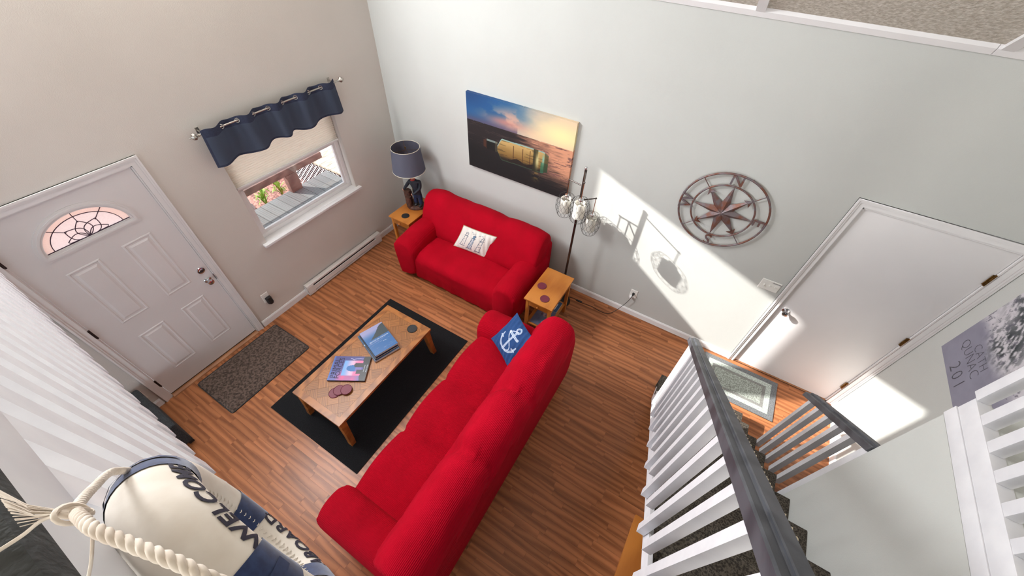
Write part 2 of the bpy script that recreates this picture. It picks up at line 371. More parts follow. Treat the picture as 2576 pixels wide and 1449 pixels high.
# ceiling
mb = MB()
for y0, y1 in ((.12, -4.1), (-4.1, -8)):
    z0, z1 = 3.06-SL*y0 if y0 > -4.1 else ceil_z(y0), ceil_z(y1)
    mb.loft([[(x, y0, z0), (x, y1, z1), (x, y1, z1+.1), (x, y0, z0+.1)] for x in (-.12, XR+.12)])
ceiling = struct(mb.build('ceiling', M_ceil))
k = 1
mb = MB().loft([[(x, 0, 3.03), (x, -.018, 3.03), (x, -.036, 3.062), (x, -.036, 3.06+SL*.036+.02), (x, 0, 3.06)] for x in (0, 4.655)]); struct(mb.build('trim_1', M_white))
mb = MB().loft([[(x, 0, 3.03), (x, -.018, 3.03), (x, -.036, 3.062), (x, -.036, 3.06+SL*.036+.02), (x, 0, 3.06)] for x in (4.658, XR)]); struct(mb.build('trim_2', M_white))
for i, x in enumerate((1.1, 2.3, 3.5, 4.7)):
    mb = MB().loft([[(x-.028, y, ceil_z(y)-.024), (x+.028, y, ceil_z(y)-.024), (x+.028, y, ceil_z(y)+.01), (x-.028, y, ceil_z(y)+.01)] for y in (-.034, -4.1)])
    struct(mb.build('trim_%d' % (3+i), M_white))
# baseboards
def board(name, pts):
    """pts: (x,y) along wall, outward normal given; moulded profile"""
    (x0, y0), (x1, y1), (nx, ny) = pts
    pr = [(0, 0), (.013, 0), (.013, .066), (.009, .076), (.006, .083), (0, .083)]
    return struct(MB().loft([[(x+nx*d, y+ny*d, z) for d, z in pr] for x, y in ((x0, y0), (x1, y1))]).build(name, M_white))
board('baseboard_left', ((0, 0), (0, -2.455), (1, 0))); board('baseboard_front', ((0, -3.535), (0, -8), (1, 0)))
board('baseboard_back', ((0.013, 0), (4.612, 0), (0, -1))); board('baseboard_right', ((XR, -.005), (XR, -7), (-1, 0)))
# loft floor
mb = MB(); mb.box(0, -8, 2.2, 4.03, -3.475, 2.364).box(4.03, -8, 2.2, 4.812, -3.31, 2.364); struct(mb.build('floor_loft', M_wallB))
struct(MB().box(4.83, -8, 2.24, XR, -1.85, 2.364).build('floor_landing', M_wallB))

# ---- door casings
def casing(name, parent, mp, u0, u1, v1, wd=.06):
    def ring(i0, i1, d):
        return fill_mesh(name, [[(u0-i1, 0), (u0-i1, v1+i1), (u1+i1, v1+i1), (u1+i1, 0), (u1+i0, 0), (u1+i0, v1+i0), (u0-i0, v1+i0), (u0-i0, 0)]], d, M_white, mp)
    for i0, i1, d in ((.0, wd, .010), (wd*.55, wd-.003, .016), (wd*.78, wd, .021)): link(name, ring(i0, i1, d), parent)
def hinge(parent, mp, u, v0, v1, m):
    s = MB(); s.tube([mp(u, v0, .004), mp(u, v1, .004)], .0065, 8)
    s.add([mp(u-.016, v0+.004, .001), mp(u+.004, v0+.004, .001), mp(u+.004, v1-.004, .001), mp(u-.016, v1-.004, .001)], [(0, 1, 2, 3)])
    s.build('hinge', m, parent, 30)
def knob(parent, mp, u, v, name='door_knob', deadbolt=False):
    s = MB()
    pr = [(.030, 0), (.032, .004), (.026, .010), (.012, .014), (.011, .030), (.020, .036), (.027, .046), (.026, .058), (.014, .064), (.002, .065)] if not deadbolt else [(.031, 0), (.033, .006), (.030, .012), (.018, .014), (.016, .019), (.002, .020)]
    s.loft([[mp(u+r*math.cos(q), v+r*math.sin(q), d) for q in (2*math.pi*j/24 for j in range(24))] for r, d in pr])
    s.build(name, M_chrome, parent, 30)

# ---- front door
mpL = lambda u, v, w: (w, u, v)             # on the left wall: u=y v=z w=out into room
FY, FZ, FW, FH = -2.999, 1.708, .257, .205  # fanlight centre, half width, rise
arc = lambda a, b, n=33: [(FY+a*math.cos(math.pi*i/(n-1)), FZ+b*math.sin(math.pi*i/(n-1))) for i in range(n)]
D1 = (-3.449, -2.541, .03, 2.037)
fl = arc(FW, FH)
me = fill_mesh('door_1', [[(D1[0], D1[2]), (D1[1], D1[2]), (D1[1], D1[3]), (D1[0], D1[3])], fl], .044, M_door, lambda u, v, w: (-.055+w, u, v))
door1 = struct(link('door_1', me)); dz = lambda u, v, w: (-.011+w, u, v)
for a, b, c, d in ((-3.276, .964, -3.068, 1.541), (-2.915, .964, -2.710, 1.546), (-3.276, .256, -3.066, .782), (-2.915, .25, -2.709, .784)):
    s = MB(); rect_loft(s, a, c and b, c, d, [(0, -.002), (0, .0015), (.006, .004), (.013, .004), (.018, .0006), (.030, .0006), (.046, .0055)], dz); s.build('door_panel', M_door, door1)
# fanlight frame, obscure glass and lead
for a, d in ((.046, .006), (.030, .011), (.016, .005)):
    o = arc(FW+a, FH+a); o = [(FY+FW+a, FZ-a)] + o + [(FY-FW-a, FZ-a)]
    i_ = a-.016
    inn = [(FY+FW+i_, FZ-i_)] + arc(FW+i_, FH+i_) + [(FY-FW-i_, FZ-i_)]
    link('fanlight_frame', fill_mesh('fanlight_frame', [o, inn], d, M_door, dz), door1)
M_obsc = thin_mat('obscure_fanlight_glass', rgb(255, 246, 243), .8, clear=.18, bumpscale=90)
M_obsc2 = thin_mat('rippled_fanlight_glass', rgb(255, 240, 232), .8, clear=.15, bumpscale=170)
IN = (.213, .166)
link('fanlight_pane', fill_mesh('fanlight_pane', [arc(*IN)], .004, M_obsc, lambda u, v, w: (-.034+w, u, v)), door1)
sc_ = [math.pi*t for t in (0, .28, .5, .74, 1)]
for a0, a1 in zip(sc_[:-1], sc_[1:]):
    qs = [a0+(a1-a0)*i/8 for i in range(9)]
    lp = [(FY+FW*math.cos(q), FZ+FH*math.sin(q)) for q in qs]+[(FY+IN[0]*math.cos(q), FZ+IN[1]*math.sin(q)) for q in reversed(qs)]
    link('fanlight_pane', fill_mesh('fanlight_pane', [lp], .004, M_obsc2, lambda u, v, w: (-.034+w, u, v)), door1)
M_lead = mat('lead_came', rgb(72, 52, 70), .5, .5)
s = MB(); q3 = lambda pts, r=.0028: s.tube([(-.029, a, b) for a, b in pts], r, 6)
q3(arc(*IN, 25)); q3([(FY-FW, FZ+.001), (FY+FW, FZ+.001)], .004)
for ang, tip in ((.28, .115), (.5, .118), (.74, .115)):
    q = math.pi*ang; c_, s_ = math.cos(q), math.sin(q)
    q3([(FY+FW*c_, FZ+FH*s_), (FY+tip*c_*1.15, FZ+tip*s_)])
for ang in (.05, .28, .5, .74, .95):        # petals
    q = math.pi*ang; ln = .128 if .1 < ang < .9 else .112
    for sd in (-1, 1):
        pts = []
        for i in range(13):
            t = i/12; l = ln*t; w = .042*math.sin(math.pi*t**.9)*sd
            y = FY+(l*math.cos(q)-w*math.sin(q))*1.12; z = FZ+l*math.sin(q)+w*math.cos(q)
            if z > FZ-.001: pts.append((y, z))
        if len(pts) > 2: q3(pts)
s.build('lead_came', M_lead, door1, 60)
casing('door_casing', door1, mpL, D1[0]-.012, D1[1]+.012, 2.05)
s = MB(); s.box(-.12, -3.47, 0, 0, -3.4515, 2.06).box(-.12, -2.5385, 0, 0, -2.52, 2.06).box(-.12, -3.47, 2.04, 0, -2.52, 2.06); s.build('door_jamb', M_white, door1)
MB().box(-.05, -3.449, .004, -.016, -2.541, .03).build('door_sweep', M_black, door1)
s = MB().loft([[(-.05, y, 0), (.034, y, 0), (.03, y, .010), (.005, y, .017), (-.05, y, .017)] for y in (-3.452, -2.538)]); s.build('threshold', wood('oak_threshold', rgb(176, 122, 84), rgb(140, 92, 60), .4, (20, 2, 20), 1.5), door1)
for a in (.187, .976, 1.76): hinge(door1, mpL, -3.451, a, a+.104, M_bronze)
knob(door1, dz, -2.600, .893); knob(door1, dz, -2.598, 1.018, 'deadbolt', True)
s = MB().box(-.012, -2.5395, .86, .001, -2.536, .93); s.build('strike_plate', M_chrome, door1)

# ---- interior door
mpB = lambda u, v, w: (u, -w, v)
door2 = struct(MB().box(4.684, .012, .012, 5.579, .05, 2.034).build('door_2', M_door, bevel=.002))
casing('door_casing', door2, mpB, 4.671, 5.592, 2.052, .058)
s = MB(); s.box(4.665, 0, 0, 4.681, .12, 2.055).box(5.582, 0, 0, 5.598, .12, 2.055).box(4.665, 0, 2.037, 5.598, .12, 2.055); s.build('door_jamb', M_white, door2)
for a in (.258, 1.003, 1.752): hinge(door2, lambda u, v, w: (u, -w+.006, v), 5.581, a, a+.102, M_brass)
knob(door2, lambda u, v, w: (u, .012-w, v), 4.745, .905)
MB().box(4.665, .0, .0, 5.598, .10, .008).build('threshold', MATS['oak_threshold'], door2)

# ---- window
win1 = struct(thing('window_1', (-.09, -1.365, .905)))
s = MB()
for a, b, c, d, x0, x1 in ((-1.975, -.755, .905, .955, -.12, -.075), (-1.975, -.755, 1.985, 2.03, -.12, -.075), (-1.975, -1.925, .955, 1.985, -.12, -.075), (-.805, -.755, .955, 1.985, -.12, -.075)): s.box(x0, a, c, x1, b, d)
s.build('window_frame', M_white, win1, bevel=.003)
s = MB()
for a, b, c, d in ((-1.925, -.805, .955, .985), (-1.925, -.805, 1.46, 1.50), (-1.925, -1.895, .985, 1.46), (-.835, -.805, .985, 1.46)): s.box(-.113, a, c, -.086, b, d)
s.build('window_sash', M_white, win1, bevel=.003)
s = MB()
for a, b, c, d in ((-1.925, -.805, 1.50, 1.53), (-1.925, -.805, 1.955, 1.985), (-1.925, -1.895, 1.53, 1.955), (-.835, -.805, 1.53, 1.955)): s.box(-.118, a, c, -.100, b, d)
s.build('window_sash', M_white, win1, bevel=.003)
MB().box(-.101, -1.895, .985, -.098, -.835, 1.46).build('window_pane', M_glass, win1)
MB().box(-.111, -1.895, 1.53, -.108, -.835, 1.955).build('window_pane', M_glass, win1)
s = MB().box(-.078, -1.9745, .89, .002, -.7555, .913).box(.001, -2.025, .886, .052, -.709, .913); s.build('window_sill', M_white, win1, bevel=.004)
# clerestory panes high in the gable
for i, (a, b) in enumerate(PANES):
    wn_ = struct(thing('window_%d' % (i+2), (-.06, (a+b)/2, SILL)))
    o = [(a, SILL), (b, SILL), (b, HEAD(b)), (a, HEAD(a))]
    k = .03; inn = [(a-k, SILL+k), (b+k, SILL+k), (b+k, HEAD(b)-k*1.7), (a-k, HEAD(a)-k*.8)]
    me = fill_mesh('window_frame', [o, inn], .06, M_white, lambda u, v, w: (-.09+w, u, v)); ob = link('window_frame', me, wn_); ob.location = -OFF[wn_.name]
    me = fill_mesh('window_pane', [inn], .004, M_glass, lambda u, v, w: (-.06+w, u, v)); ob = link('window_pane', me, wn_); ob.location = -OFF[wn_.name]

wn_ = struct(thing('window_4', (-.06, -6.4, 2.9)))  # unseen window added around the gable fill light
cy_, cz_ = -6.4, 3.5
inn = [(cy_+(a-cy_)*.95, cz_+(b-cz_)*.93) for a, b in FILL_OPENING]
for nm, lp, d0, dd, mm in (('window_frame', [FILL_OPENING, inn], -.09, .06, M_white), ('window_pane', [inn], -.06, .004, M_glass)):
    ob = link(nm, fill_mesh(nm, lp, dd, mm, lambda u, v, w: (d0+w, u, v)), wn_); ob.location = -OFF[wn_.name]

# ============================================================ STAIRS AND RAILINGS
NY, RUN, RISE = -.753, .228, .197
nose = lambda y: RISE+(NY-y)*RISE/RUN
st = thing('staircase', (4.42, -2.0, 0), 'straight stair with dark brown carpeted steps beside the grey wall', 'stairs')
for n in range(1, 13):
    y = NY-RUN*(n-1); z = RISE*n; x0 = 4.03 if n <= 1 else 4.0575
    pr = [(y+.002-.022, z-RISE), (y-.022, z-.045), (y-.002, z-.040), (y+.004, z-.022), (y-.002, z-.004), (y-.012, z), (y-RUN-.015, z), (y-RUN-.015, z-.03), (y-.05, z-.03), (y-.05, z-RISE)]
    MB().loft([[(x, a, b) for a, b in pr] for x in (x0, 4.808)]).build('carpeted_step', M_carpet, st, 40)
s = MB().loft([[(x, -.80, .02), (x, -.86, .10), (x, -3.30, nose(-3.30)-.09), (x, -3.30, nose(-3.30)-.16), (x, -.96, .02)] for x in (4.0375, 4.0565)]); s.build('stringer', M_rail, st)

def picket_mesh(name, a0, a1, b0, b1, z0, z1, tipdir=None):
    """square baluster, lower end cut to a chamfer; (a=x range, b=y range)"""
    s = MB(); cx, cy = (a0+a1)/2, (b0+b1)/2; k = .45
    low = [(cx+(x-cx)*k, cy+(y-cy)*k, z0) for x, y in ((a0, b0), (a1, b0), (a1, b1), (a0, b1))]
    r = lambda z: [(a0, b0, z), (a1, b0, z), (a1, b1, z), (a0, b1, z)]
    s.loft([low, r(z0+.022), r(z1)]); return s.mesh(name, M_rail, 30)
P = .034
# stair railing
sr = thing('stair_railing', (4.02, -2.2, 0), 'white picket stair railing with charcoal handrail beside the sofa', 'railing')
yl = -1.985
pl = picket_mesh('baluster', 0, P, -P/2, P/2, -.19, .755); ps = picket_mesh('baluster', 0, P, -P/2, P/2, -.075, .755); pq = picket_mesh('baluster', 0, P, -P/2, P/2, -.075, .71)
for k in range(-3, 6):
    for y, me in ((yl-.2287*k, pl), (yl-.2287*k-.1143, ps)):
        if -3.28 < y < -1.25: o = link('baluster', me, sr); o.location = Vector((4.0, y, nose(y)))-OFF[sr.name]
def handrail(name, parent, x0, xm, x1, y0, y1, h, m):
    def sect(y):
        z = nose(y)+h
        return [(x0, y, z), (x1-.004, y, z), (x1, y, z+.006), (x1, y, z+.052), (x1-.005, y, z+.060), (xm+.003, y, z+.060), (xm, y, z+.057), (xm, y, z+.050), (xm-.003, y, z+.048), (x0+.005, y, z+.048), (x0, y, z+.043)]
    MB().loft([sect(y0), sect(y1)]).build(name, m, parent)
handrail('handrail', sr, 3.984, 4.010, 4.048, -1.215, -3.31, .726, M_charcoal)
s = MB()
for i in range(40):                         # chipped paint along the rail edge
    y = -1.30-rng.random()*1.95; l = .003+.009*rng.random(); z = nose(y)+.738+.047
    s.box(4.0425, y-l, z-.002, 4.0470, y, z+.0004)
s.build('chipped_paint', mat('bare_wood_chip', rgb(216, 204, 180), .8), sr)['kind'] = 'stuff'
# short railing by the right wall
s2 = thing('short_stair_railing', (4.83, -1.5, 0), 'short white picket railing with charcoal handrail meeting the grey stair wall', 'railing')
for k in range(5):
    y = -1.235-.112*k; o = link('baluster', pq, s2); o.location = Vector((4.812, y, nose(y)))-OFF[s2.name]
MB().box(4.812, -1.84, nose(-1.82)-.2, 4.848, -1.795, nose(-1.82)+.70).build('end_post', M_rail, s2, bevel=.002)
handrail('handrail', s2, 4.800, 4.828, 4.872, -1.14, -1.838, .683, M_charcoal)
# railing along the landing on the right
s3 = thing('landing_railing', (4.82, -2.6, 2.233), 'white picket railing standing on top of the grey stair wall', 'railing')
MB().box(4.8095, -7, 2.2335, 4.83, -1.83, 2.290).box(4.813, -7, 2.291, 4.86, -1.835, 2.366).build('base_board', M_rail, s3, bevel=.002)
me = MB().box(0, -.022, 0, .038, .022, .88).mesh('baluster', M_rail, bevel=.003)
for k in range(16): o = link('baluster', me, s3); o.location = Vector((4.814, -1.825-.1095*k, 2.366))-OFF[s3.name]
MB().box(4.795, -7, 3.246, 4.842, -1.80, 3.30).build('top_board', M_rail, s3); MB().box(4.78, -7, 3.30, 4.87, -1.79, 3.335).build('cap_rail', M_charcoal, s3)
# loft railing
s4 = thing('loft_railing', (2.0, -3.45, 2.24), 'white picket loft railing with dark flat cap and a life ring hung on it', 'railing')
me = picket_mesh('baluster', -.030, .030, -.018, .018, 0, 1.0)
for k in range(34): o = link('baluster', me, s4); o.location = Vector((.12+.1143*k, -3.452, 2.238))-OFF[s4.name]
MB().box(.0, -3.470, 3.212, 3.97, -3.424, 3.296).box(0, -3.51, 3.26, 3.97, -3.47, 3.296).build('top_board', M_rail, s4, bevel=.004)
MB().box(.0, -3.535, 3.298, 3.98, -3.417, 3.333).build('cap_rail', mat('charcoal_cap', rgb(62, 64, 64), .8, c2=rgb(44, 46, 46), scale=30, bump=.4, bscale=120), s4, bevel=.006)
MB().box(.0, -3.475, 2.21, 3.97, -3.471, 2.37).build('rim_board', M_rail, s4)

# ============================================================ SOFAS
def chaikin(p, it=2):
    for _ in range(it):
        q = []
        for i in range(len(p)):
            a, b = p[i], p[(i+1) % len(p)]
            q += [(a[0]*.75+b[0]*.25, a[1]*.75+b[1]*.25), (a[0]*.25+b[0]*.75, a[1]*.25+b[1]*.75)]
        p = q
    return p
def rsweep(prof, t0, t1, mp, re=.06, n=40, k=.35, it=2, mod=None):
    """soft upholstered shape: closed profile swept from t0 to t1 with rounded ends"""
    pr = chaikin(prof, it); ca = sum(p[0] for p in pr)/len(pr); cb = sum(p[1] for p in pr)/len(pr)
    ds = [0, .08, .2, .4, .7, 1.0]; L = t1-t0
    ts = [re*d for d in ds]+[re+(L-2*re)*i/n for i in range(1, n)]+[L-re*d for d in reversed(ds)]
    rings = []
    for t in ts:
        d = min(t, L-t); s = 1
        if d < re: s = 1-k*(1-math.sqrt(max(0, 1-(1-d/re)**2)))
        ring = []
        for j, (a, b) in enumerate(pr):
            a2, b2 = ca+(a-ca)*s, cb+(b-cb)*s
            if mod: a2, b2 = mod(t0+t, a2, b2)
            ring.append(mp(a2, b2, t0+t))
        rings.append(ring)
    return MB().loft(rings)
def wr(x, f, a, ph=0): return a*(math.sin(f*x+ph)+.5*math.sin(2.3*f*x+1.7*ph+1))
def make_sofa(name, loc, rz, w, d, label, m, mback, zback, seats, zarm=.63, aw=.31, zseat=.45, hem=.03):
    """front towards local -y, back plane at y=0, centred on x=0"""
    root = thing(name, loc, label, 'sofa', rz=rz)
    X, Y = (lambda a, b, t: (t, a, b)), (lambda a, b, t: (a, t, b))
    h = w/2
    # base with gathered skirt
    def sk(t, a, b):
        if b < .3: a += wr(t, 34, .006)*(1 if a < -.3 else .3)
        return a, b
    rsweep([(-.04, hem), (-.04, .30), (-.10, .36), (-d+.22, .34), (-d+.12, .30), (-d+.10, .2), (-d+.10, hem)], -h+.05, h-.05, X, .05, 60, .12, mod=None).build('base', m, root, 60, local=True)
    # seat
    def se(t, a, b):
        if b > zseat-.12 and a < -.32:
            g = 0
            for q in seats: g += math.exp(-((t-q)/.022)**2)
            dome = math.cos((((t+h-aw) / (w-2*aw)*(len(seats)+1)) % 1-.5)*math.pi)
            b += -.020*g + .022*dome + wr(a*2+t, 9, .002)
            if a < -d+.2: a -= .018*dome-.014*g
        if b < .3: a += wr(t, 26, .007)*(1-b/.3)
        return a, b
    rsweep([(-.30, hem), (-.27, zseat-.06), (-.36, zseat), (-.62, zseat+.012), (-d+.10, zseat+.006), (-d+.03, zseat-.05), (-d+.02, zseat-.17), (-d+.035, .16), (-d+.05, hem)], -h+aw-.06, h-aw+.06, X, .03, 70, .08, mod=se).build('seat', m, root, 60, local=True)
    # back frame and back cushion under the cover
    rsweep([(-.13, hem), (0, hem), (.002, zback-.22), (-.025, zback-.16), (-.10, zback-.15), (-.16, zback-.3)], -h+.05, h-.04, X, .05, 30, .12).build('back_frame', m, root, 60, local=True)
    def bk(t, a, b):
        if b > .5:
            g = 0
            for q in seats: g += math.exp(-((t-q)/.06)**2)
            b += -.042*g*(1 if b > zback-.2 else .3) + wr(t, 11, .007, 2)
            if a < -.15: a += .026*g
            a += .010*g*math.sin((b+a)*70)
            a += wr(t+b*1.3, 17, .004)
        e = min(t+h, h-t)
        if e < .3: a += wr(b*1.5+a, 60, .004)*(1-e/.3)
        return a, b
    rsweep([(-.48, zseat-.05), (-.43, zseat+.14), (-.35, zback-.12), (-.27, zback-.005), (-.16, zback+.012), (-.06, zback-.03), (-.004, zback-.12), (-.006, zback-.32), (-.03, zseat-.05)], -h+.045, h-.045, X, .10, 70, .22, mod=bk).build('backrest', mback, root, 60, local=True)
    # arms
    for sd in (-1, 1):
        i, o = sd*(h-aw), sd*h
        def am(t, a, b):
            if b > zarm-.1: b += wr(t, 8, .006, sd)-.02*max(0, -t-d+.25)/.25
            if b < .25: a += wr(t, 30, .005)
            return a, b
        pr = [(i, .10), (i-sd*.01, zarm-.16), (i+sd*.03, zarm-.03), (i+sd*.11, zarm+.015), (i+sd*.22, zarm+.005), (o-sd*.005, zarm-.07), (o+sd*.005, zarm-.2), (o-sd*.04, hem+.02), (o-sd*.06, hem)]
        rsweep(pr, -d, -.10, Y, .09, 34, .20, mod=am).build('arm', m, root, 60, local=True)
    return root
M_redY = fabric_rib('red_ribbed_slipcover_back', rgb(182, 2, 34), rgb(166, 0, 28), 620, 'Y', .6)
make_sofa('loveseat', (1.565, -.10, 0), 0, 1.72, .90, 'red slipcovered loveseat against the grey wall under the canvas picture', M_red, M_red, .905, [])
make_sofa('sofa', (3.205, -2.315, 0), R(-90), 2.27, .95, 'long red slipcovered three-seat sofa beside the black rug', M_redrib, M_redY, .955, [-.285, .285], zarm=.62)

# ---- cushions
def cushion(name, BL, BR, TL, T, colf, m, label, nrm_flip=False, pinch=.06, piping=None, back=(.1, .2, .4)):
    BL, BR, TL = map(np.array, (BL, BR, TL)); eu = BR-BL; ev = TL-BL; nn = np.cross(eu, ev); nn /= np.linalg.norm(nn)
    def shape(U, V, sg):
        a = 2*U-1; b = 2*V-1
        ex = (1-a*a)*pinch; ey = (1-b*b)*pinch
        P = BL + (.5+a*(1-ey)/2)[..., None]*eu + (.5+b*(1-ex)/2)[..., None]*ev
        g = np.clip((1-a**2)*(1-b**2), 0, 1)**.55
        wrk = .004*np.sin(23*a+7*b)*(1-g)*g*4
        return P + (sg*(T*g+wrk))[..., None]*nn if False else P + (sg*(T*g)+wrk*sg)[..., None]*nn
    root = thing(name, tuple((BL+BR)/2), label, 'cushion')
    off = np.array(OFF[root.name])
    n = 110
    me = grid_mesh('cushion_front', n, n, lambda U, V: shape(U, V, 1)-off, colf, m); link('cushion_cover', me, root)
    me = grid_mesh('cushion_back', 24, 24, lambda U, V: shape(U, V, -1)-off, lambda U, V: np.broadcast_to(np.array(back), U.shape+(3,)), m); link('cushion_back', me, root)
    if piping:
        t = np.linspace(0, 1, 25); o = []
        for U, V in ((t, 0*t), (0*t+1, t), (1-t, 0*t+1), (0*t, 1-t)): o += [tuple(p) for p in shape(U, V, 1)[:-1]]
        MB().tube(o, .0045, 6, loop=True).build('piping', piping, root, 60)
    return root
def seg(U, V, x0, y0, x1, y1):
    dx, dy = x1-x0, y1-y0; t = np.clip(((U-x0)*dx+(V-y0)*dy)/(dx*dx+dy*dy), 0, 1); return np.hypot(U-x0-t*dx, V-y0-t*dy)
def anchor(U, V):
    n = fbm(U*60, V*60, 3); c = lerp((.10, .24, .44), (.14, .30, .52), n)
    w = np.zeros(U.shape)
    def ln(d, r): 
        k = 1-sstep(r*.75, r, d); return k*(.62+.38*sstep(r*.25, r*.7, d))
    w = np.maximum(w, ln(seg(U, V, .5, .2, .5, .78), .028))
    w = np.maximum(w, ln(seg(U, V, .33, .66, .67, .66), .034)); w = np.maximum(w, ln(np.abs(np.hypot(U-.33, V-.66)), .04)); w = np.maximum(w, ln(np.hypot(U-.67, V-.66), .04))
    w = np.maximum(w, ln(np.abs(np.hypot(U-.5, V-.84)-.062), .022))
    a = np.abs(np.hypot(U-.5, V-.50)-.30); w = np.maximum(w, ln(a, .03)*(V < .42)*(np.abs(U-.5) < .30))
    for s in (-1, 1):
        fx = .5+s*.275; w = np.maximum(w, ln(seg(U, V, fx, .36, fx+s*.02, .50), .022+.0*U)); w = np.maximum(w, ln(seg(U, V, fx-s*.06, .40, fx+s*.045, .40), .018)*(1))
    t = np.linspace(0, 1, 60)
    rp = np.min([np.hypot(U-(.5+.16*math.sin(6.0*q+.4)), V-(.20+.62*q)) for q in t], axis=0); w = np.maximum(w, ln(rp, .014))
    return lerp_c(c, (.84, .88, .93), np.clip(w, 0, 1))
def lerp_c(c, d, w): return c*(1-w[..., None])+np.array(d)*w[..., None]
cushion('anchor_cushion', (2.45, -1.500, .505), (2.778, -1.700, .505), (2.605, -1.285, .79), .055, anchor, M_cloth_print, 'blue square cushion with a white anchor print on the long sofa', pinch=.07, back=(.10, .20, .38))
def lighthouses(U, V):
    c = lerp((.90, .88, .85), (.86, .83, .80), fbm(U*25, V*25, 5)); w = np.zeros(U.shape); w2 = np.zeros(U.shape)
    ed = lambda d, r=.008: 1-sstep(r*.5, r*1.3, d)
    for cx, b, t, kind in ((.23, .22, .70, 0), (.47, .16, .68, 1), (.73, .14, .68, 2)):
        for s in (-1, 1): w = np.maximum(w, ed(seg(U, V, cx+s*.065, b, cx+s*.038, t)))
        w = np.maximum(w, ed(seg(U, V, cx-.085, b, cx+.085, b), .014)); w = np.maximum(w, ed(seg(U, V, cx-.06, t, cx+.06, t), .012))
        for s in (-1, 1): w = np.maximum(w, ed(seg(U, V, cx+s*.03, t, cx+s*.03, t+.09))); w = np.maximum(w, ed(seg(U, V, cx+s*.045, t+.09, cx, t+.15)))
        w = np.maximum(w, ed(seg(U, V, cx-.045, t+.09, cx+.045, t+.09)))
        ins = (np.abs(U-cx) < .06-.02*(V-b)/(t-b))*(V > b)*(V < t)
        if kind == 1:
            w2 = np.maximum(w2, ins*(((U-cx)*1.6+V*1.0) % .09 < .045)); w2 = np.maximum(w2, (np.abs(U-cx) < .035)*(V > t)*(V < t+.12)*.9)
        if kind == 2: w = np.maximum(w, ins*(((V-b) % .12) < .012)*.9); w = np.maximum(w, ins*(((V-b) % .24) < .03)*.6)
        if kind == 0:
            for q in (.3, .42, .54): w = np.maximum(w, ed(np.hypot((U-cx), V-q), .014))
    for x, y in ((.36, .88), (.44, .87), (.40, .83), (.60, .85), (.67, .87)):
        for s in (-1, 1): w = np.maximum(w, ed(seg(U, V, x, y, x+s*.02, y+.015), .008))
    c = lerp_c(c, (.38, .52, .64), w2); return lerp_c(c, (.30, .34, .42), np.clip(w, 0, 1)*.9)
cushion('lighthouse_cushion', (1.305, -.585, .475), (1.742, -.553, .475), (1.405, -.485, .762), .05, lighthouses, M_cloth_print, 'cream cushion with three lighthouses drawn on it on the loveseat', pinch=.05, piping=mat('tan_piping', rgb(176, 154, 128), .9), back=(.86, .83, .79))

# ============================================================ TABLES
ct = thing('coffee_table', (1.545, -2.275, 0), 'low oak coffee table with parquet top standing on the black rug', 'coffee table')
TX0, TX1, TY0, TY1, TZ = 1.252, 1.838, -2.875, -1.68, .42
MB().box(TX0, TY0, TZ-.030, TX1, TY1, TZ-.002).build('table_top', M_tab, ct, bevel=.004)
bw = .058
s = MB()
for a, b, c, d in ((TX0+.001, TY0+.001, TX0+bw, TY1-.001), (TX1-bw, TY0+.001, TX1-.001, TY1-.001), (TX0+bw, TY0+.001, TX1-bw, TY0+bw), (TX0+bw, TY1-bw, TX1-bw, TY1-.001)):
    MB().box(a, b, TZ-.002, c, d, TZ).build('border_board', M_tab, ct)
def clip(poly, x0, y0, x1, y1):
    for ax, v, sg in ((0, x0, 1), (0, x1, -1), (1, y0, 1), (1, y1, -1)):
        o = []
        for i in range(len(poly)):
            a, b = poly[i], poly[(i+1) % len(poly)]; da, db = sg*(a[ax]-v), sg*(b[ax]-v)
            if da >= 0: o.append(a)
            if (da > 0) != (db > 0) and da != db: t = da/(da-db); o.append((a[0]+(b[0]-a[0])*t, a[1]+(b[1]-a[1])*t))
        poly = o
        if len(poly) < 3: return []
    return poly
q = .092
for i in range(-16, 17):
    for j in range(-16, 17):
        cx = 1.545+(i-j)*q*.7071; cy = -2.2775+(i+j)*q*.7071; g = q*.7071-.0006
        p = clip([(cx+g, cy), (cx, cy+g), (cx-g, cy), (cx, cy-g)], TX0+bw+.001, TY0+bw+.001, TX1-bw-.001, TY1-bw-.001)
        if len(p) > 2 and abs(sum(p[k][0]*p[(k+1) % len(p)][1]-p[(k+1) % len(p)][0]*p[k][1] for k in range(len(p)))) > 4e-4:
            MB().loft([[(x, y, TZ-.002) for x, y in p], [(x, y, TZ-.0003) for x, y in p]]).build('parquet_tile', M_parq[(i+j) % 2], ct)
for a, b, c, d in ((TX0+.04, TY0+.045, TX0+.06, TY1-.045), (TX1-.06, TY0+.045, TX1-.04, TY1-.045), (TX0+.06, TY0+.04, TX1-.06, TY0+.06), (TX0+.06, TY1-.06, TX1-.06, TY1-.04)):
    MB().box(a, b, TZ-.095, c, d, TZ-.03).build('apron', M_tab, ct)
for sx in (0, 1):
    for sy in (0, 1):
        x = TX0+.012 if sx == 0 else TX1-.012; y = TY0+.012 if sy == 0 else TY1-.012
        ix, iy = (1 if sx == 0 else -1), (1 if sy == 0 else -1)
        r = lambda z, o, w: [(x-ix*o, y-iy*o, z), (x-ix*o+ix*w, y-iy*o, z), (x-ix*o+ix*w, y-iy*o+iy*w, z), (x-ix*o, y-iy*o+iy*w, z)]
        MB().loft([r(.0075, .022, .05), r(.14, .010, .052), r(TZ-.03, -.0, .062)]).build('leg', M_tab, ct, 30, .002)

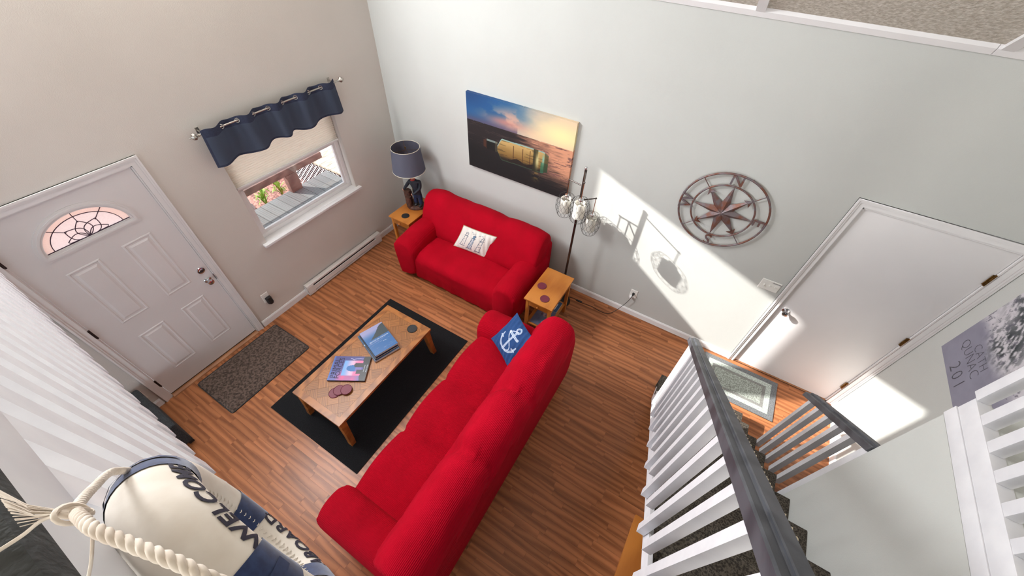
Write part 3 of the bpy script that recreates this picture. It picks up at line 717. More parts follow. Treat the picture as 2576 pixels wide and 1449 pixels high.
def end_table(x0, y0, label):
    w, d, h = .33, .55, .562
    t = thing('end_table', (x0+w/2, y0+d/2, 0), label, 'side table', 'matching honey pine end tables')
    B = lambda n, a, b, c, e, f, g, bv=.002: MB().box(x0+a, y0+b, c, x0+e, y0+f, g).build(n, M_end, t, bevel=bv)
    B('table_top', 0, 0, h-.018, w, d, h, .004)
    for a in (.018, w-.018-.034):
        for b in (.02, d-.02-.034): B('leg', a, b, 0, a+.034, b+.034, h-.018)
    B('apron', .021, .056, h-.115, .037, d-.056, h-.018); B('apron', w-.037, .056, h-.115, w-.021, d-.056, h-.018); B('apron', .054, d-.042, h-.115, w-.054, d-.026, h-.018)
    dr = B('drawer', .054, .022, h-.105, w-.054, .042, h-.02)
    MB().lathe([(.004, 0), (.005, .01), (.011, .016), (.012, .022), (.006, .028), (.001, .029)], 14).build('drawer_knob', M_end, dr, 30, local=True)
    kb = dr.children[0]; kb.rotation_euler = (R(90), 0, 0); kb.location = Vector((x0+w/2, y0+.022, h-.062))-OFF[t.name]
    B('shelf', .03, .035, .135, w-.03, d-.035, .150)
    return t
end_table(.342, -.662, 'honey pine end table in the corner under the sailor lamp')
end_table(2.478, -.918, 'honey pine end table with magazines between the two red sofas')

# ---- coasters
CO = MB().lathe([(.046, 0), (.050, .0015), (.050, .005), (.048, .0068), (.0455, .006), (.0445, .0052), (.001, .0052)], 32).tube([(.0478*math.cos(2*math.pi*i/36), .0478*math.sin(2*math.pi*i/36), .0056) for i in range(36)], .0015, 6, 1, True).mesh('coaster', [M_burg, mat('burgundy_rim', rgb(84, 24, 42), .5)], 30)
COB = MB().lathe([(.047, 0), (.050, .0015), (.050, .005), (.048, .0068), (.0455, .006), (.0445, .0052), (.001, .0052)], 32).mesh('coaster', M_rubber, 30)
def coaster(x, y, z, label, me=CO, tilt=(0, 0), group=None):
    o = link('coaster', me, None, (x, y, z)); o.rotation_euler = (tilt[0], tilt[1], 0); return tag(o, label, 'coaster', group)
coaster(1.572, -2.683, TZ+.0001, 'burgundy coaster at the bottom of the fanned pile on the coffee table')
coaster(1.590, -2.645, TZ+.0072, 'burgundy coaster in the middle of the fanned pile on the coffee table', tilt=(0, 0))
coaster(1.643, -2.608, TZ+.0143, 'burgundy coaster on top of the fanned pile on the coffee table', tilt=(0, 0))
coaster(1.681, -1.782, TZ+.0001, 'round black coaster on the coffee table', COB)
coaster(2.560, -.665, .5622, 'burgundy coaster in the middle of the end table between the sofas', CO)
coaster(2.672, -.812, .5622, 'burgundy coaster at the drawer end of the end table between the sofas', CO)
coaster(.524, -.547, .5622, 'round black coaster on the corner end table by the sailor lamp', COB)

# ---- books
def book(name, O, ang, w, h, z, t, colf, label, spine=(.1, .1, .12), texts=(), cat='book', nu=70, nv=90, soft=False):
    b = thing(name, (O[0], O[1], z), label, cat, rz=ang)
    mc = mat('binding_'+name+str(len(MATS)), s2l(spine), .5)
    MB().box(.003, .003, .0018, w-.003, h-.003, t-.0022).build('pages', M_paper, b, local=True)
    MB().box(0, 0, 0, w, h, .0018).build('back_cover', mc, b, local=True)
    MB().box(0, 0, .0018, .0025, h, t-.0022).build('spine', mc, b, local=True)
    MB().box(0, 0, t-.0022, w, h, t-.0006).build('front_cover', mc, b, local=True)
    me = grid_mesh('cover_print', nu, nv, lambda U, V: np.stack([U*w, V*h, 0*U+t-.0004], -1), colf, M_print, False); link('cover_print', me, b)
    for tx, size, u, v, mm, sx in texts:
        me = text_mesh(tx, size, .0002, mm, lambda x, y, zz: (u*w+x*sx, v*h+y, t-.0002+zz))
        if size > .03:
            for q_ in islands(me): link('letter', q_, b)
        else: link('lettering', me, b)['kind'] = 'stuff'
    return b
def primal(U, V):
    c = lerp((.36, .36, .60), (.22, .22, .46), sstep(.1, .9, U+.15*fbm(U*6, V*6, 2)))
    pk = np.clip(1-np.hypot((U-.12)/.35, (V-.62)/.22), 0, 1)+.8*np.clip(1-np.hypot((U-.05)/.4, (V-.35)/.2), 0, 1); c = lerp_c(c, (.78, .28, .50), np.clip(pk*1.1, 0, 1))
    c = lerp_c(c, (.22, .42, .70), sstep(.93, 1, V)*.8)
    bolt = np.abs(U-(.90+.05*(fbm(V*9, V*0, 8)-.5)*2)); c = lerp_c(c, (.80, .78, .90), (1-sstep(.004, .014, bolt))*(V < .55)*.9)
    box = (U > .20)*(U < .82)*(V > .17)*(V < .68)
    s = lerp((.92, .42, .58), (.40, .60, .82), sstep(.25, .66, V)); s = lerp_c(s, (.86, .74, .80), np.exp(-((V-.45)/.1)**2)*.6)
    mesa = (V < .58-.10*np.abs((U-.50)/.12)**3)*(np.abs(U-.50) < .13); s = lerp_c(s, (.05, .36, .62), mesa*(V > .34)*1.); s = lerp_c(s, (.40, .36, .62), mesa*(V <= .34)*1.)
    s = lerp_c(s, (.78, .34, .54), (V < .38)*(U < .75)*(~mesa)*.55)
    c = np.where(box[..., None], s, c)
    dk = (V < .155+.03*np.sin(9*U)) + (V < .40)*(np.abs(U-.63) < .085)*(V < .40-.3*np.abs(U-.63)) + (V < .30)*(np.abs(U-.36) < .085)
    return lerp_c(c, (.13, .13, .15), (dk > 0)*1.)
book('art_book', (1.717, -2.462), math.atan2(.216, -.132), .253, .336, TZ+.0005, .022, primal, 'purple and black book of rock towers and lightning on the coffee table', (.12, .10, .16),
     [('PRIMAL', .062, .5, .885, M_ink, 1.0), ('FORCES', .062, .5, .765, M_ink, 1.0), ('PHOTOGRAPHS', .010, .5, .10, M_whiteink, 1), ('PRIMAL FORCES', .011, .5, .035, M_whiteink, 1)])
def rock(U, V):
    c = lerp((.16, .36, .58), (.56, .56, .70), sstep(.58, .9, V)); wv = fbm(U*4, V*38, 6); c = lerp_c(c, (.50, .50, .66), sstep(.55, .75, wv)*(V < .56)*.8)
    c = np.where((V < .56)[..., None], c*np.array([.95, 1, 1]), c)
    ridge = .56+.40*sstep(.12, 1.0, U)+.05*(fbm(U*9, U*0, 4)-.5); return lerp_c(c, (.20, .24, .26), ((V > .56)*(V < ridge))*1.)
def plain(a, b, f=8, sd=1): return lambda U, V: lerp(a, b, fbm(U*f, V*f, sd))
a2 = math.atan2(.225, .074)
book('large_picture_book', (1.655, -2.268), math.atan2(.243, .082), .256, .366, TZ+.0005, .024, lambda U, V: lerp_c(plain((.10, .14, .24), (.30, .50, .66), 5, 3)(U, V), (.75, .85, .92), (np.exp(-((V-.62-.1*U)/.02)**2))), 'large blue picture book at the bottom of the stack on the coffee table', (.52, .54, .58))
book('thin_black_book', (1.648, -2.252), math.atan2(.232, .078), .24, .335, TZ+.0247, .016, plain((.05, .05, .08), (.12, .14, .22)), 'thin black book in the middle of the stack on the coffee table', (.05, .05, .07))
book('seascape_book', (1.642, -2.238), a2, .237, .328, TZ+.0410, .026, rock, 'blue book with a headland and sea on its cover on top of the stack', (.14, .30, .50),
     [('BEACON ON THE ROCK', .0175, .52, .49, M_whiteink, 1), ('STORIES', .009, .66, .33, M_whiteink, 1)])
# magazines on the end table shelf
def faces(U, V):
    c = plain((.30, .34, .44), (.42, .44, .52), 6, 4)(U, V); k = np.exp(-(((U-.45)/.26)**2+((V-.62)/.2)**2)*2); c = lerp_c(c, (.70, .56, .54), k*(fbm(U*10, V*10, 2) > .45)); return lerp_c(c, (.30, .14, .16), k*(fbm(U*14, V*14, 9) > .58)*.8)
book('magazine', (2.548, -.865), 0, .205, .26, .1503, .012, faces, 'grey magazine with portraits on its cover on the end table shelf', (.3, .32, .4), [('LIFE', .03, .70, .2, M_whiteink, 1)], 'magazine', 30, 40)
book('magazine', (2.575, -.60), 0, .175, .165, .1503, .014, lambda U, V: lerp_c(plain((.12, .26, .42), (.18, .34, .52), 5, 7)(U, V), (.88, .90, .94), ((U > .72)*(U < .80)*(V > .2)*(V < .75)+(V > .69)*(V < .76)*(U > .35)*(U < .8)) > 0), 'blue magazine with a white corner frame on the end table shelf', (.7, .72, .76), [], 'magazine', 40, 40)

# ============================================================ RUGS AND MATS
def fuzzy(name, c, c2, sc_, contrast=(.4, .6), b=1.0): return mat(name, c, 1, c2=c2, scale=sc_, detail=6, bump=b, bscale=220, contrast=contrast, spec=.1, sheen=.2)
M_brown = fuzzy('brown_shag', rgb(110, 92, 82), rgb(64, 52, 46), 46)
M_blk = fuzzy('black_rug_pile', rgb(24, 25, 28), rgb(14, 14, 16), 160)
def rrect(x0, y0, x1, y1, r, n=6):
    o = []
    for cx, cy, a in ((x1-r, y1-r, 0), (x0+r, y1-r, 90), (x0+r, y0+r, 180), (x1-r, y0+r, 270)):
        o += [(cx+r*math.cos(R(a+90*i/n)), cy+r*math.sin(R(a+90*i/n))) for i in range(n+1)]
    return o
t = thing('doormat', (.37, -2.815, 0), 'shaggy brown doormat in front of the front door', 'mat')
g = 90
def shag(U, V):
    e = np.minimum(np.minimum(U, 1-U)*.57, np.minimum(V, 1-V)*.89); z = .006+.010*sstep(0, .03, e)+.004*fbm(U*70, V*110, 4)
    return np.stack([.084+U*.57-.37, -3.262+V*.89+2.815, z], -1)
link('pile', grid_mesh('pile', 80, 120, shag, None, M_brown), t)
MB().loft([[(x, y, z) for x, y in rrect(.08, -3.266, .658, -2.368, .03)] for z in (.0005, .009)]).build('bound_edge', M_rubber, t)
tag(MB().loft([[(x, y, z) for x, y in rrect(.902, -3.032, 2.055, -1.382, .004)] for z in (.0003, .0065)]).build('area_rug', M_blk), 'black flat-pile area rug under the coffee table', 'rug')
t = thing('entry_mat', (4.76, -.30, 0), 'grey braided mat with pale stripes before the inner door', 'mat')
mx0, mx1, my0, my1 = 4.385, 5.135, -.552, -.062
M_mg = [fuzzy('mat_grey', rgb(120, 122, 124), rgb(92, 94, 96), 120), fuzzy('mat_pale', rgb(196, 204, 198), rgb(150, 158, 150), 90), fuzzy('mat_mid', rgb(140, 140, 136), rgb(112, 112, 108), 120), fuzzy('mat_centre', rgb(168, 174, 166), rgb(120, 124, 116), 80)]
for i, (a, b, mm) in enumerate(((0, .055, 0), (.055, .105, 1), (.105, .135, 2), (.135, None, 3))):
    o = [(mx0+a, my0+a), (mx1-a, my0+a), (mx1-a, my1-a), (mx0+a, my1-a)]
    lp = [o] if b is None else [o, [(mx0+b, my0+b), (mx1-b, my0+b), (mx1-b, my1-b), (mx0+b, my1-b)]]
    ob = link('braided_band' if b else 'mat_centre', fill_mesh('band', lp, .0085+.001*(i % 2), M_mg[mm], lambda u, v, w: (u, v, w+.0004)), t); ob.location = -OFF[t.name]

# ============================================================ WINDOW DRESSING
t = thing('curtain_rod', (.09, -1.36, 2.112), 'brushed nickel curtain rod with faceted finials above the window', 'curtain rod')
MB().tube([(.09, -2.05, 2.112), (.09, -.66, 2.112)], .0075, 12).build('rod', M_nickel, t, 40)
for sd, y in ((-1, -2.045), (1, -.665)):
    prf = [(.006, 0), (.012, .004), (.012, .010), (.006, .014), (.010, .018), (.027, .036), (.024, .052), (.010, .062), (.005, .066), (.008, .072), (.001, .080)]
    MB().loft([[(.09+r*math.cos(q), y+sd*d, 2.112+r*math.sin(q)) for q in (2*math.pi*j/8 for j in range(8))] for r, d in prf]).build('finial', M_nickel, t)
    yb = y-sd*.035; MB().tube([(.002, yb, 2.112), (.09, yb, 2.104)], .006, 8).box(.0005, yb-.012, 2.09, .006, yb+.012, 2.135).build('bracket', M_nickel, t)
v = thing('valance', (.09, -1.36, 1.82), 'navy blue valance with metal eyelets hanging on the curtain rod', 'curtain')
GR = [-1.867, -1.73, -1.587, -1.441, -1.303, -1.159, -1.017, -.875]
def vx(y, z):
    ph = np.interp(y, [-2.035, -1.95]+GR+[-.79, -.71], [-.9, -.45, 0, 1, 2, 3, 4, 5, 6, 7, 7.5, 8.0])*math.pi
    a = .030+.012*np.clip((2.15-z)/.33, 0, 1)
    return .09-a*np.sin(ph)*-1*-1
def vpos(U, V):
    y = -2.035+U*1.325; fl = .006*np.sin(y*31)+.010*np.sin(y*11+1)
    z = 2.142-(1-V)*(.315+fl)+.006*np.cos(y*44)*V; yy = y+.02*(1-V)*np.sin(y*7)
    return np.stack([vx(y, z)-.09, yy+1.36, z-1.82], -1)
M_val = thin_mat('navy_sheer_cloth', rgb(80, 88, 106), .35, bumpscale=260)
M_valh = mat('navy_hem', rgb(48, 55, 78), .9, c2=rgb(40, 46, 68), scale=80)
me = grid_mesh('valance_cloth', 160, 20, vpos, None, M_val); me.materials.append(M_valh)
mi = [0]*len(me.polygons)
for i in range(len(mi)):
    r_, c_ = divmod(i, 159)
    if r_ >= 15 or r_ < 1 or c_ < 2 or c_ > 156: mi[i] = 1
me.polygons.foreach_set('material_index', mi); link('cloth', me, v)
for y in GR:
    MB().tube([(.09+.0*math.cos(q), y+.010*0+.0*q, 2.112) if False else (.09+.017*math.cos(q)*.55, y+.017*math.cos(q)*.8, 2.112+.017*math.sin(q)) for q in (2*math.pi*j/16 for j in range(16))], .0035, 6, loop=True).build('eyelet', M_nickel, v, 60)
b = thing('cellular_shade', (-.045, -1.36, 1.5), 'cream pleated cellular shade half lowered in the window', 'blind')
n = 24; pts = [(-.045+(.009 if i % 2 else -.003), 1.525+i*(2.012-1.525)/(2*n)) for i in range(2*n+1)]
s = MB(); s.loft([[(x, y, z) for x, z in pts]+[(x-.014, y, z) for x, z in reversed(pts)] for y in (-1.955, -.775)]); s.build('pleats', thin_mat('cream_shade_cloth', rgb(252, 248, 240), .72, bumpscale=.2), b)
MB().box(-.062, -1.958, 1.505, -.030, -.772, 1.526).build('bottom_rail', M_white, b, bevel=.004); MB().box(-.07, -1.96, 2.010, -.02, -.77, 2.0295).build('head_rail', M_white, b)

# ============================================================ WALL FITTINGS
h = thing('baseboard_heater', (.035, -1.26, 0), 'long white electric baseboard heater under the window', 'heater')
y0, y1 = -1.868, -.655
M_heat = mat('heater_enamel', rgb(222, 216, 212), .45)
MB().loft([[(.014, y, .158), (.058, y, .158), (.066, y, .148), (.066, y, .128), (.060, y, .128), (.058, y, .146), (.014, y, .146)] for y in (y0, y1)]).build('top_cover', M_heat, h)
MB().loft([[(.062, y, .108), (.070, y, .106), (.072, y, .050), (.064, y, .044), (.058, y, .050), (.058, y, .104)] for y in (y0, y1)]).build('front_cover', M_heat, h)
MB().loft([[(.014, y, .012), (.066, y, .012), (.068, y, .030), (.060, y, .034), (.014, y, .034)] for y in (y0+.02, y1-.02)]).build('bottom_pan', M_heat, h)
MB().box(.0135, y0+.02, .034, .018, y1-.02, .146).build('back_plate', M_dark, h)
for a in (y0, y1-.09): MB().loft([[(.0138, y, .010), (.068, y, .010), (.073, y, .05), (.071, y, .125), (.066, y, .150), (.058, y, .1585), (.0138, y, .1585)] for y in (a, a+.09 if a == y0 else y1)]).build('end_cap', M_heat, h)
for i in range(60): pass
s = MB()
for i in range(100): y = y0+.1+i*.0101; s.box(.02, y, .06, .055, y+.0006, .12)
s.build('fins', M_bronze, h)['kind'] = 'stuff'
def plate(name, mp, u, v, w, hh, label, cat, body):
    t = thing(name, mp(u, v, 0), label, cat)
    s = MB(); rect_loft(s, u-w/2, v-hh/2, u+w/2, v+hh/2, [(0, .0006), (0, .003), (.004, .0055), (.006, .006)], mp); s.build('cover_plate', mat('plate_ivory', rgb(236, 234, 228), .4), t)
    body(t); return t
def socket(mp, u, v):
    def f(t):
        for dv in (.02, -.02):
            s = MB(); s.loft([[mp(u+.017*math.cos(q)*(1 if abs(math.cos(q)) < .9 else .95), v+dv+.014*math.sin(q), d) for q in (2*math.pi*j/16 for j in range(16))] for d in (.005, .0075)]); r_ = s.build('receptacle', MATS['plate_ivory'], t)
            s = MB()
            for du in (-.006, .006): s.add([mp(u+du-.0012, v+dv-.003, .0077), mp(u+du+.0012, v+dv-.003, .0077), mp(u+du+.0012, v+dv+.006, .0077), mp(u+du-.0012, v+dv+.006, .0077)], [(0, 1, 2, 3)])
            s.build('slot', M_dark, r_)
    return f
plate('wall_outlet', mpL, -2.272, .33, .078, .122, 'ivory wall outlet between the front door and the heater', 'outlet', socket(mpL, -2.272, .33))
plate('wall_outlet', mpL, -3.612, .235, .078, .122, 'ivory wall outlet low on the wall beside the loft railing', 'outlet', socket(mpL, -3.612, .235))
plate('wall_outlet', mpB, 3.425, .335, .08, .125, 'white wall outlet with the lamp cord plugged in', 'outlet', socket(mpB, 3.425, .335))
t = thing('air_freshener', (.02, -2.262, .27), 'black ribbed plug-in air freshener in the outlet by the front door', 'air freshener')
prf = lambda z, k: [(.0078, -2.262-.030*k, z), (.030, -2.262-.030*k, z), (.045*1, -2.262-.018*k, z), (.049, -2.262, z), (.045, -2.262+.018*k, z), (.030, -2.262+.030*k, z), (.0078, -2.262+.030*k, z)]
MB().loft([prf(.245, .85), prf(.252, 1), prf(.325, 1.02), prf(.335, .9)]).build('body', M_black, t, 30)
s = MB()
for i in range(6): s.box(.034, -2.284, .262+i*.010, .0495, -2.240, .2645+i*.010)
s.build('vent_slat', mat('dark_grey_plastic', (.03, .03, .032), .5), t)
def switches(t):
    for i, du in enumerate((-.046, 0, .046)):
        u, v_ = 4.504+du, 1.117; up = 1 if i else -1
        s = MB(); s.loft([[mpB(u-.005, v_-.004, .005), mpB(u+.005, v_-.004, .005), mpB(u+.005, v_+.006, .005), mpB(u-.005, v_+.006, .005)], [mpB(u-.004, v_+up*.010-.003, .019), mpB(u+.004, v_+up*.010-.003, .019), mpB(u+.004, v_+up*.010+.003, .019), mpB(u-.004, v_+up*.010+.003, .019)]]); s.build('toggle', MATS['plate_ivory'], t)
        for dv in (-.03, .03): MB().loft([[mpB(u+.003*math.cos(q), v_+dv+.003*math.sin(q), d) for q in (2*math.pi*j/8 for j in range(8))] for d in (.005, .0068)]).build('screw', M_white, t)
    o = link('lettering', text_mesh('Summer', .022, .0003, M_ink, lambda x, y, z: (4.548+x, -.0066-z, 1.160+y), shear=.25), t); o.location = -OFF[t.name]
plate('switch_plate', mpB, 4.504, 1.117, .163, .115, 'ivory triple light switch plate with handwriting beside the inner door', 'light switch', switches)

# ---- canvas picture
p = thing('canvas_picture', (1.815, -.02, 1.66), 'wide canvas print of a glass bottle floating on a sunset sea', 'picture')
def seabottle(U, V):
    hz = .665; c = np.zeros(U.shape+(3,))
    sky = lerp((.16, .40, .60), (.90, .80, .70), sstep(.25, .75, U-.55*(V-.8)+.25*(fbm(U*5, V*7, 3)-.5)))
    sky = lerp_c(sky, (.42, .36, .46), np.exp(-((V-hz)/.06)**2)*(U < .5)*.8); sky = lerp_c(sky, (.86, .58, .52), np.exp(-(((U-.38)/.2)**2+((V-.76)/.06)**2))*.75)
    cl = sstep(.48, .62, fbm(U*7+2, V*10, 9))*np.exp(-(((U-.42)/.2)**2+((V-.83)/.10)**2)); sky = lerp_c(sky, (.88, .70, .62), cl*.8)
    sky = lerp_c(sky, (.97, .93, .72), np.exp(-(((U-.90)/.22)**2+((V-.80)/.15)**2))*.95); sky = lerp_c(sky, (.10, .26, .46), sstep(.35, 0, U)*sstep(.75, 1, V)*.6)
    rip = fbm(U*9, V*60, 4)
    sea = lerp((.18, .14, .15), (.88, .66, .54), sstep(.42, .95, U+.45*(V-.42)+.5*(rip-.5)))
    sea = lerp_c(sea, (.09, .08, .09), sstep(.46, .12, V+.18*(U-.5)+.10*(rip-.5))*.97); sea = lerp_c(sea, (.42, .34, .33), (np.abs(rip-.62) < .05)*(V > .38)*.35)
    sea = lerp_c(sea, (.36, .24, .28), (rip > .6)*(U > .72)*(V > .25)*.5)
    c = np.where((V > hz+.006*(fbm(U*30, U*0, 1)-.5))[..., None], sky, sea)
    # bottle lying in the water
    cy = .395+.02*(U-.5); hw = .148*(sstep(.285, .36, U))*(1-.25*sstep(.74, .81, U)); d = np.abs(V-cy)
    body = (U > .295)*(U < .80)*(d < np.maximum(hw, .0))
    g = lerp((.56, .44, .24), (.80, .68, .46), sstep(-.10, .14, V-cy)+.25*(fbm(U*8, V*26, 12)-.5)); g = lerp_c(g, (.16, .13, .10), sstep(-.06, -.13, V-cy)*.95)
    g = lerp_c(g, (.24, .20, .12), (fbm(U*6, V*50, 14) > .58)*.35)
    for mu in (.47, .56, .63): g = lerp_c(g, (.34, .20, .12), (np.abs(U-mu) < .003)*(V < cy+.10)*(V > cy-.12)*.8)
    g = lerp_c(g, (.16, .10, .08), (V < cy-.085+.02*np.sin(40*U))*(U > .42)*(U < .68)*.9); g = lerp_c(g, (.62, .76, .74), ((hw-d) < .016)*(V > cy)*.9); g = lerp_c(g, (.35, .55, .45), ((hw-d) < .010)*(V < cy)*.5)
    g = lerp_c(g, (.20, .20, .12), (U > .66)*(U < .705)*.8); g = lerp_c(g, (.84, .80, .60), np.exp(-(((U-.70)/.016)**2+((V-cy)/.10)**2))); g = lerp_c(g, (.25, .50, .40), (U > .735)*(V < cy)*.75); g = lerp_c(g, (.24, .24, .14), (U > .765)*.6); g = lerp_c(g, (.58, .78, .72), np.exp(-(((U-.755)/.010)**2+((V-cy-.04)/.06)**2)))
    c = np.where(body[..., None], g, c)
    nk = (U > .165)*(U <= .31)*(np.abs(V-.405) < .072-.022*(U < .19)); n_ = np.broadcast_to(np.array([.07, .06, .055]), c.shape); n_ = lerp_c(n_, (.66, .72, .70), (V > .452)*(U > .2)*.8); n_ = lerp_c(n_, (.34, .20, .13), (U < .195)*1.); n_ = lerp_c(n_, (.45, .42, .34), (U > .285)*.6)
    c = np.where(nk[..., None], n_, c)
    c = lerp_c(c, (.62, .52, .30), np.exp(-((U-.70)/.035)**2)*sstep(.05, .2, V)*(V < .24)*(fbm(U*30, V*40, 2) > .5)*.7)
    return np.clip(c, 0, 1)**1.22*.97
me = grid_mesh('canvas_face', 300, 200, lambda U, V: np.stack([1.198+U*1.234-1.815, 0*U-.0201, 1.262+V*.812-1.66], -1), seabottle, M_canvas_print, False); link('canvas_face', me, p)
me = grid_mesh('canvas_edge', 120, 3, lambda U, V: np.stack([1.198+U*1.234-1.815, -.02+V*.036, 0*U+2.0742-1.66], -1), lambda U, V: seabottle(U, 0*V+.99), M_canvas_print, False); link('canvas_edge', me, p)
me = grid_mesh('canvas_edge', 3, 90, lambda U, V: np.stack([0*U+2.4322-1.815, -.02+U*.036, 1.262+V*.812-1.66], -1), lambda U, V: seabottle(0*U+.985, V), M_canvas_print, False); link('canvas_edge', me, p)
MB().box(1.199, -.0395, 1.263, 2.4318, -.001, 2.0738).build('stretcher_frame', M_white, p)
MB().ball((1.87, -.03, 2.078), .005, 8).build('hanging_nail', M_chrome, p, 60)

# ---- compass rose
c0 = Vector((3.845, 0, 1.683)); w_ = thing('compass_wall_art', (c0.x, -.02, c0.z), 'round copper-brown metal compass rose hung on the grey wall', 'wall art')
M_cop = mat('weathered_copper', rgb(122, 112, 116), .5, .45, c2=rgb(124, 82, 68), scale=16, contrast=(.4, .6))
def cp(r, a, w): return (c0.x+r*math.sin(a), -w, c0.z+r*math.cos(a))
for rr, tr in ((.348, .0085), (.245, .0075)): MB().tube([cp(rr, 2*math.pi*i/64, .026) for i in range(64)], tr, 8, loop=True).build('ring', M_cop, w_, 60)
for i in range(8):
    a = i*math.pi/4+R(1); ln = .245 if i % 2 == 0 else .235; da = math.pi/8; rb = .088
    s = MB(); s.add([cp(0, 0, .060), cp(rb, a-da, .018), cp(ln, a, .022), cp(rb, a+da, .018), cp(ln*.6, a, .034), cp(0, 0, .014), cp(ln, a, .018)],
                    [(0, 1, 4), (1, 2, 4), (0, 4, 3), (4, 2, 3), (0, 1, 5), (0, 5, 3), (1, 2, 6), (1, 6, 5), (3, 6, 2), (5, 6, 3)]); s.build('star_point', M_cop, w_)
    if i % 2:
        MB().tube([cp(.245, a, .026), cp(.348, a, .026)], .004, 6).build('spoke', M_cop, w_)
        s = MB(); tip = cp(.240, a, .03)
        for sd in (-1, 1): s.add([cp(.243, a, .030), cp(.195, a+sd*.20, .034), cp(.205, a, .038)], [(0, 1, 2)]); s.add([cp(.243, a, .026), cp(.195, a+sd*.20, .030), cp(.205, a, .026)], [(0, 2, 1)])
        s.build('arrowhead', M_cop, w_)
for ch, i in (('N', 0), ('E', 2), ('S', 4), ('W', 6)):
    a = i*math.pi/4
    o = link('letter', text_mesh(ch, .14, .008, M_cop, lambda x, y, z: cp(1, 0, 0) and (c0.x+(.297+y)*math.sin(a)+x*math.cos(a), -.026-z, c0.z+(.297+y)*math.cos(a)-x*math.sin(a)), bold=.001), w_); o.location = -OFF[w_.name]
for a in (.3, 2.4, 4.4): MB().tube([cp(.348, a, .002), cp(.348, a, .026)], .003, 6).build('standoff', M_cop, w_)

# ---- beach picture on the right wall
p = thing('beach_picture', (XR-.006, -.66, 1.303), 'grey beach photograph with names written in sand on the right wall', 'picture')
def beach(U, V):
    c = lerp((.50, .49, .55), (.58, .57, .63), fbm(U*9, V*9, 2)); c = lerp_c(c, (.82, .80, .82), sstep(.42, .6, V+.2*(fbm(U*6, V*6, 4)-.5))*.9)
    tuft = np.exp(-(((U-.36)/.2)**2+((V-.62)/.16)**2)*1.6)+np.exp(-(((U-.3)/.35)**2+((V-.95)/.18)**2)); gr = fbm(U*50+V*30, V*16-U*20, 6)
    c = lerp_c(c, (.20, .22, .23), np.clip(tuft*1.4, 0, 1)*sstep(.35, .6, gr)); return lerp_c(c, (.34, .33, .38), (fbm(U*40, V*26, 8) > .62)*(V > .5)*.6)
pw, ph = .92, .66
me = grid_mesh('print', 160, 110, lambda U, V: np.stack([0*U-.0153, -.207-U*pw+.66, V*ph], -1), beach, M_canvas_print, False); link('print', me, p)
MB().box(XR-.021, -.207-pw+.0005, 1.3035, XR-.001, -.2075, 1.303+ph-.0005).build('panel', mat('panel_edge', rgb(188, 170, 150), .7), p)
M_sand = mat('sand_writing', rgb(92, 90, 98), .9, c2=rgb(70, 68, 76), scale=60)
for tx, y, z, sz, sp in (('CATH', -.51, 1.555, .085, 1.05), ('QUNAC', -.465, 1.485, .095, 1.0), ('201', -.54, 1.372, .125, 1.3)):
    for q_ in islands(text_mesh(tx, sz, .0004, M_sand, lambda a, b_, z_: (XR-.0216-z_, y-a, z+b_), spacing=sp, bold=-.002)): o = link('letter', q_, p); o.location = -OFF[p.name]

# ============================================================ LAMPS
def cage(s, c, r, hh):
    def rad(t): return r*(.58+.42*math.sin(math.pi*(.12+.80*t)))
    for k in range(14):
        for sd in (-1, 1):
            pts = []
            for i in range(19):
                t = i/18; a = 2*math.pi*k/14+sd*.22*math.sin(t*math.pi*3.0); rr = rad(t); pts.append((c[0]+rr*math.cos(a), c[1]+rr*math.sin(a), c[2]+hh*(.5-t)))
            s.tube(pts, .0011, 4, caps=False)
    for t in (0, 1): s.tube([(c[0]+rad(t)*math.cos(2*math.pi*j/24), c[1]+rad(t)*math.sin(2*math.pi*j/24), c[2]+hh*(.5-t)) for j in range(24)], .0016, 5, loop=True)
fl = thing('floor_lamp', (2.662, -.27, 0), 'tall three-arm floor lamp with wire cage globes behind the end table', 'lamp')
M_pole = mat('dark_chrome', (.10, .085, .08), .25, .9)
MB().lathe([(.118, 0.0005), (.122, .008), (.118, .018), (.06, .024), (.02, .028), (.012, .04), (.001, .041)], 36, (2.662, -.27, 0)).build('lamp_base', mat('gloss_black', (.012, .012, .012), .25), fl, 30)
MB().tube([(2.662, -.27, .03), (2.668, -.27, 1.815)], .0125, 14).build('pole', M_pole, fl, 40)
MB().lathe([(.0135, 0), (.0135, .016), (.011, .02), (.001, .021)], 14, (2.668, -.27, 1.81)).build('pole_cap', M_chrome, fl, 30)
M_cage = mat('cage_wire', (.05, .048, .045), .4, .8)
M_cyl = thin_mat('frosted_glass_cylinder', rgb(240, 238, 232), .45, clear=.12, bumpscale=4)
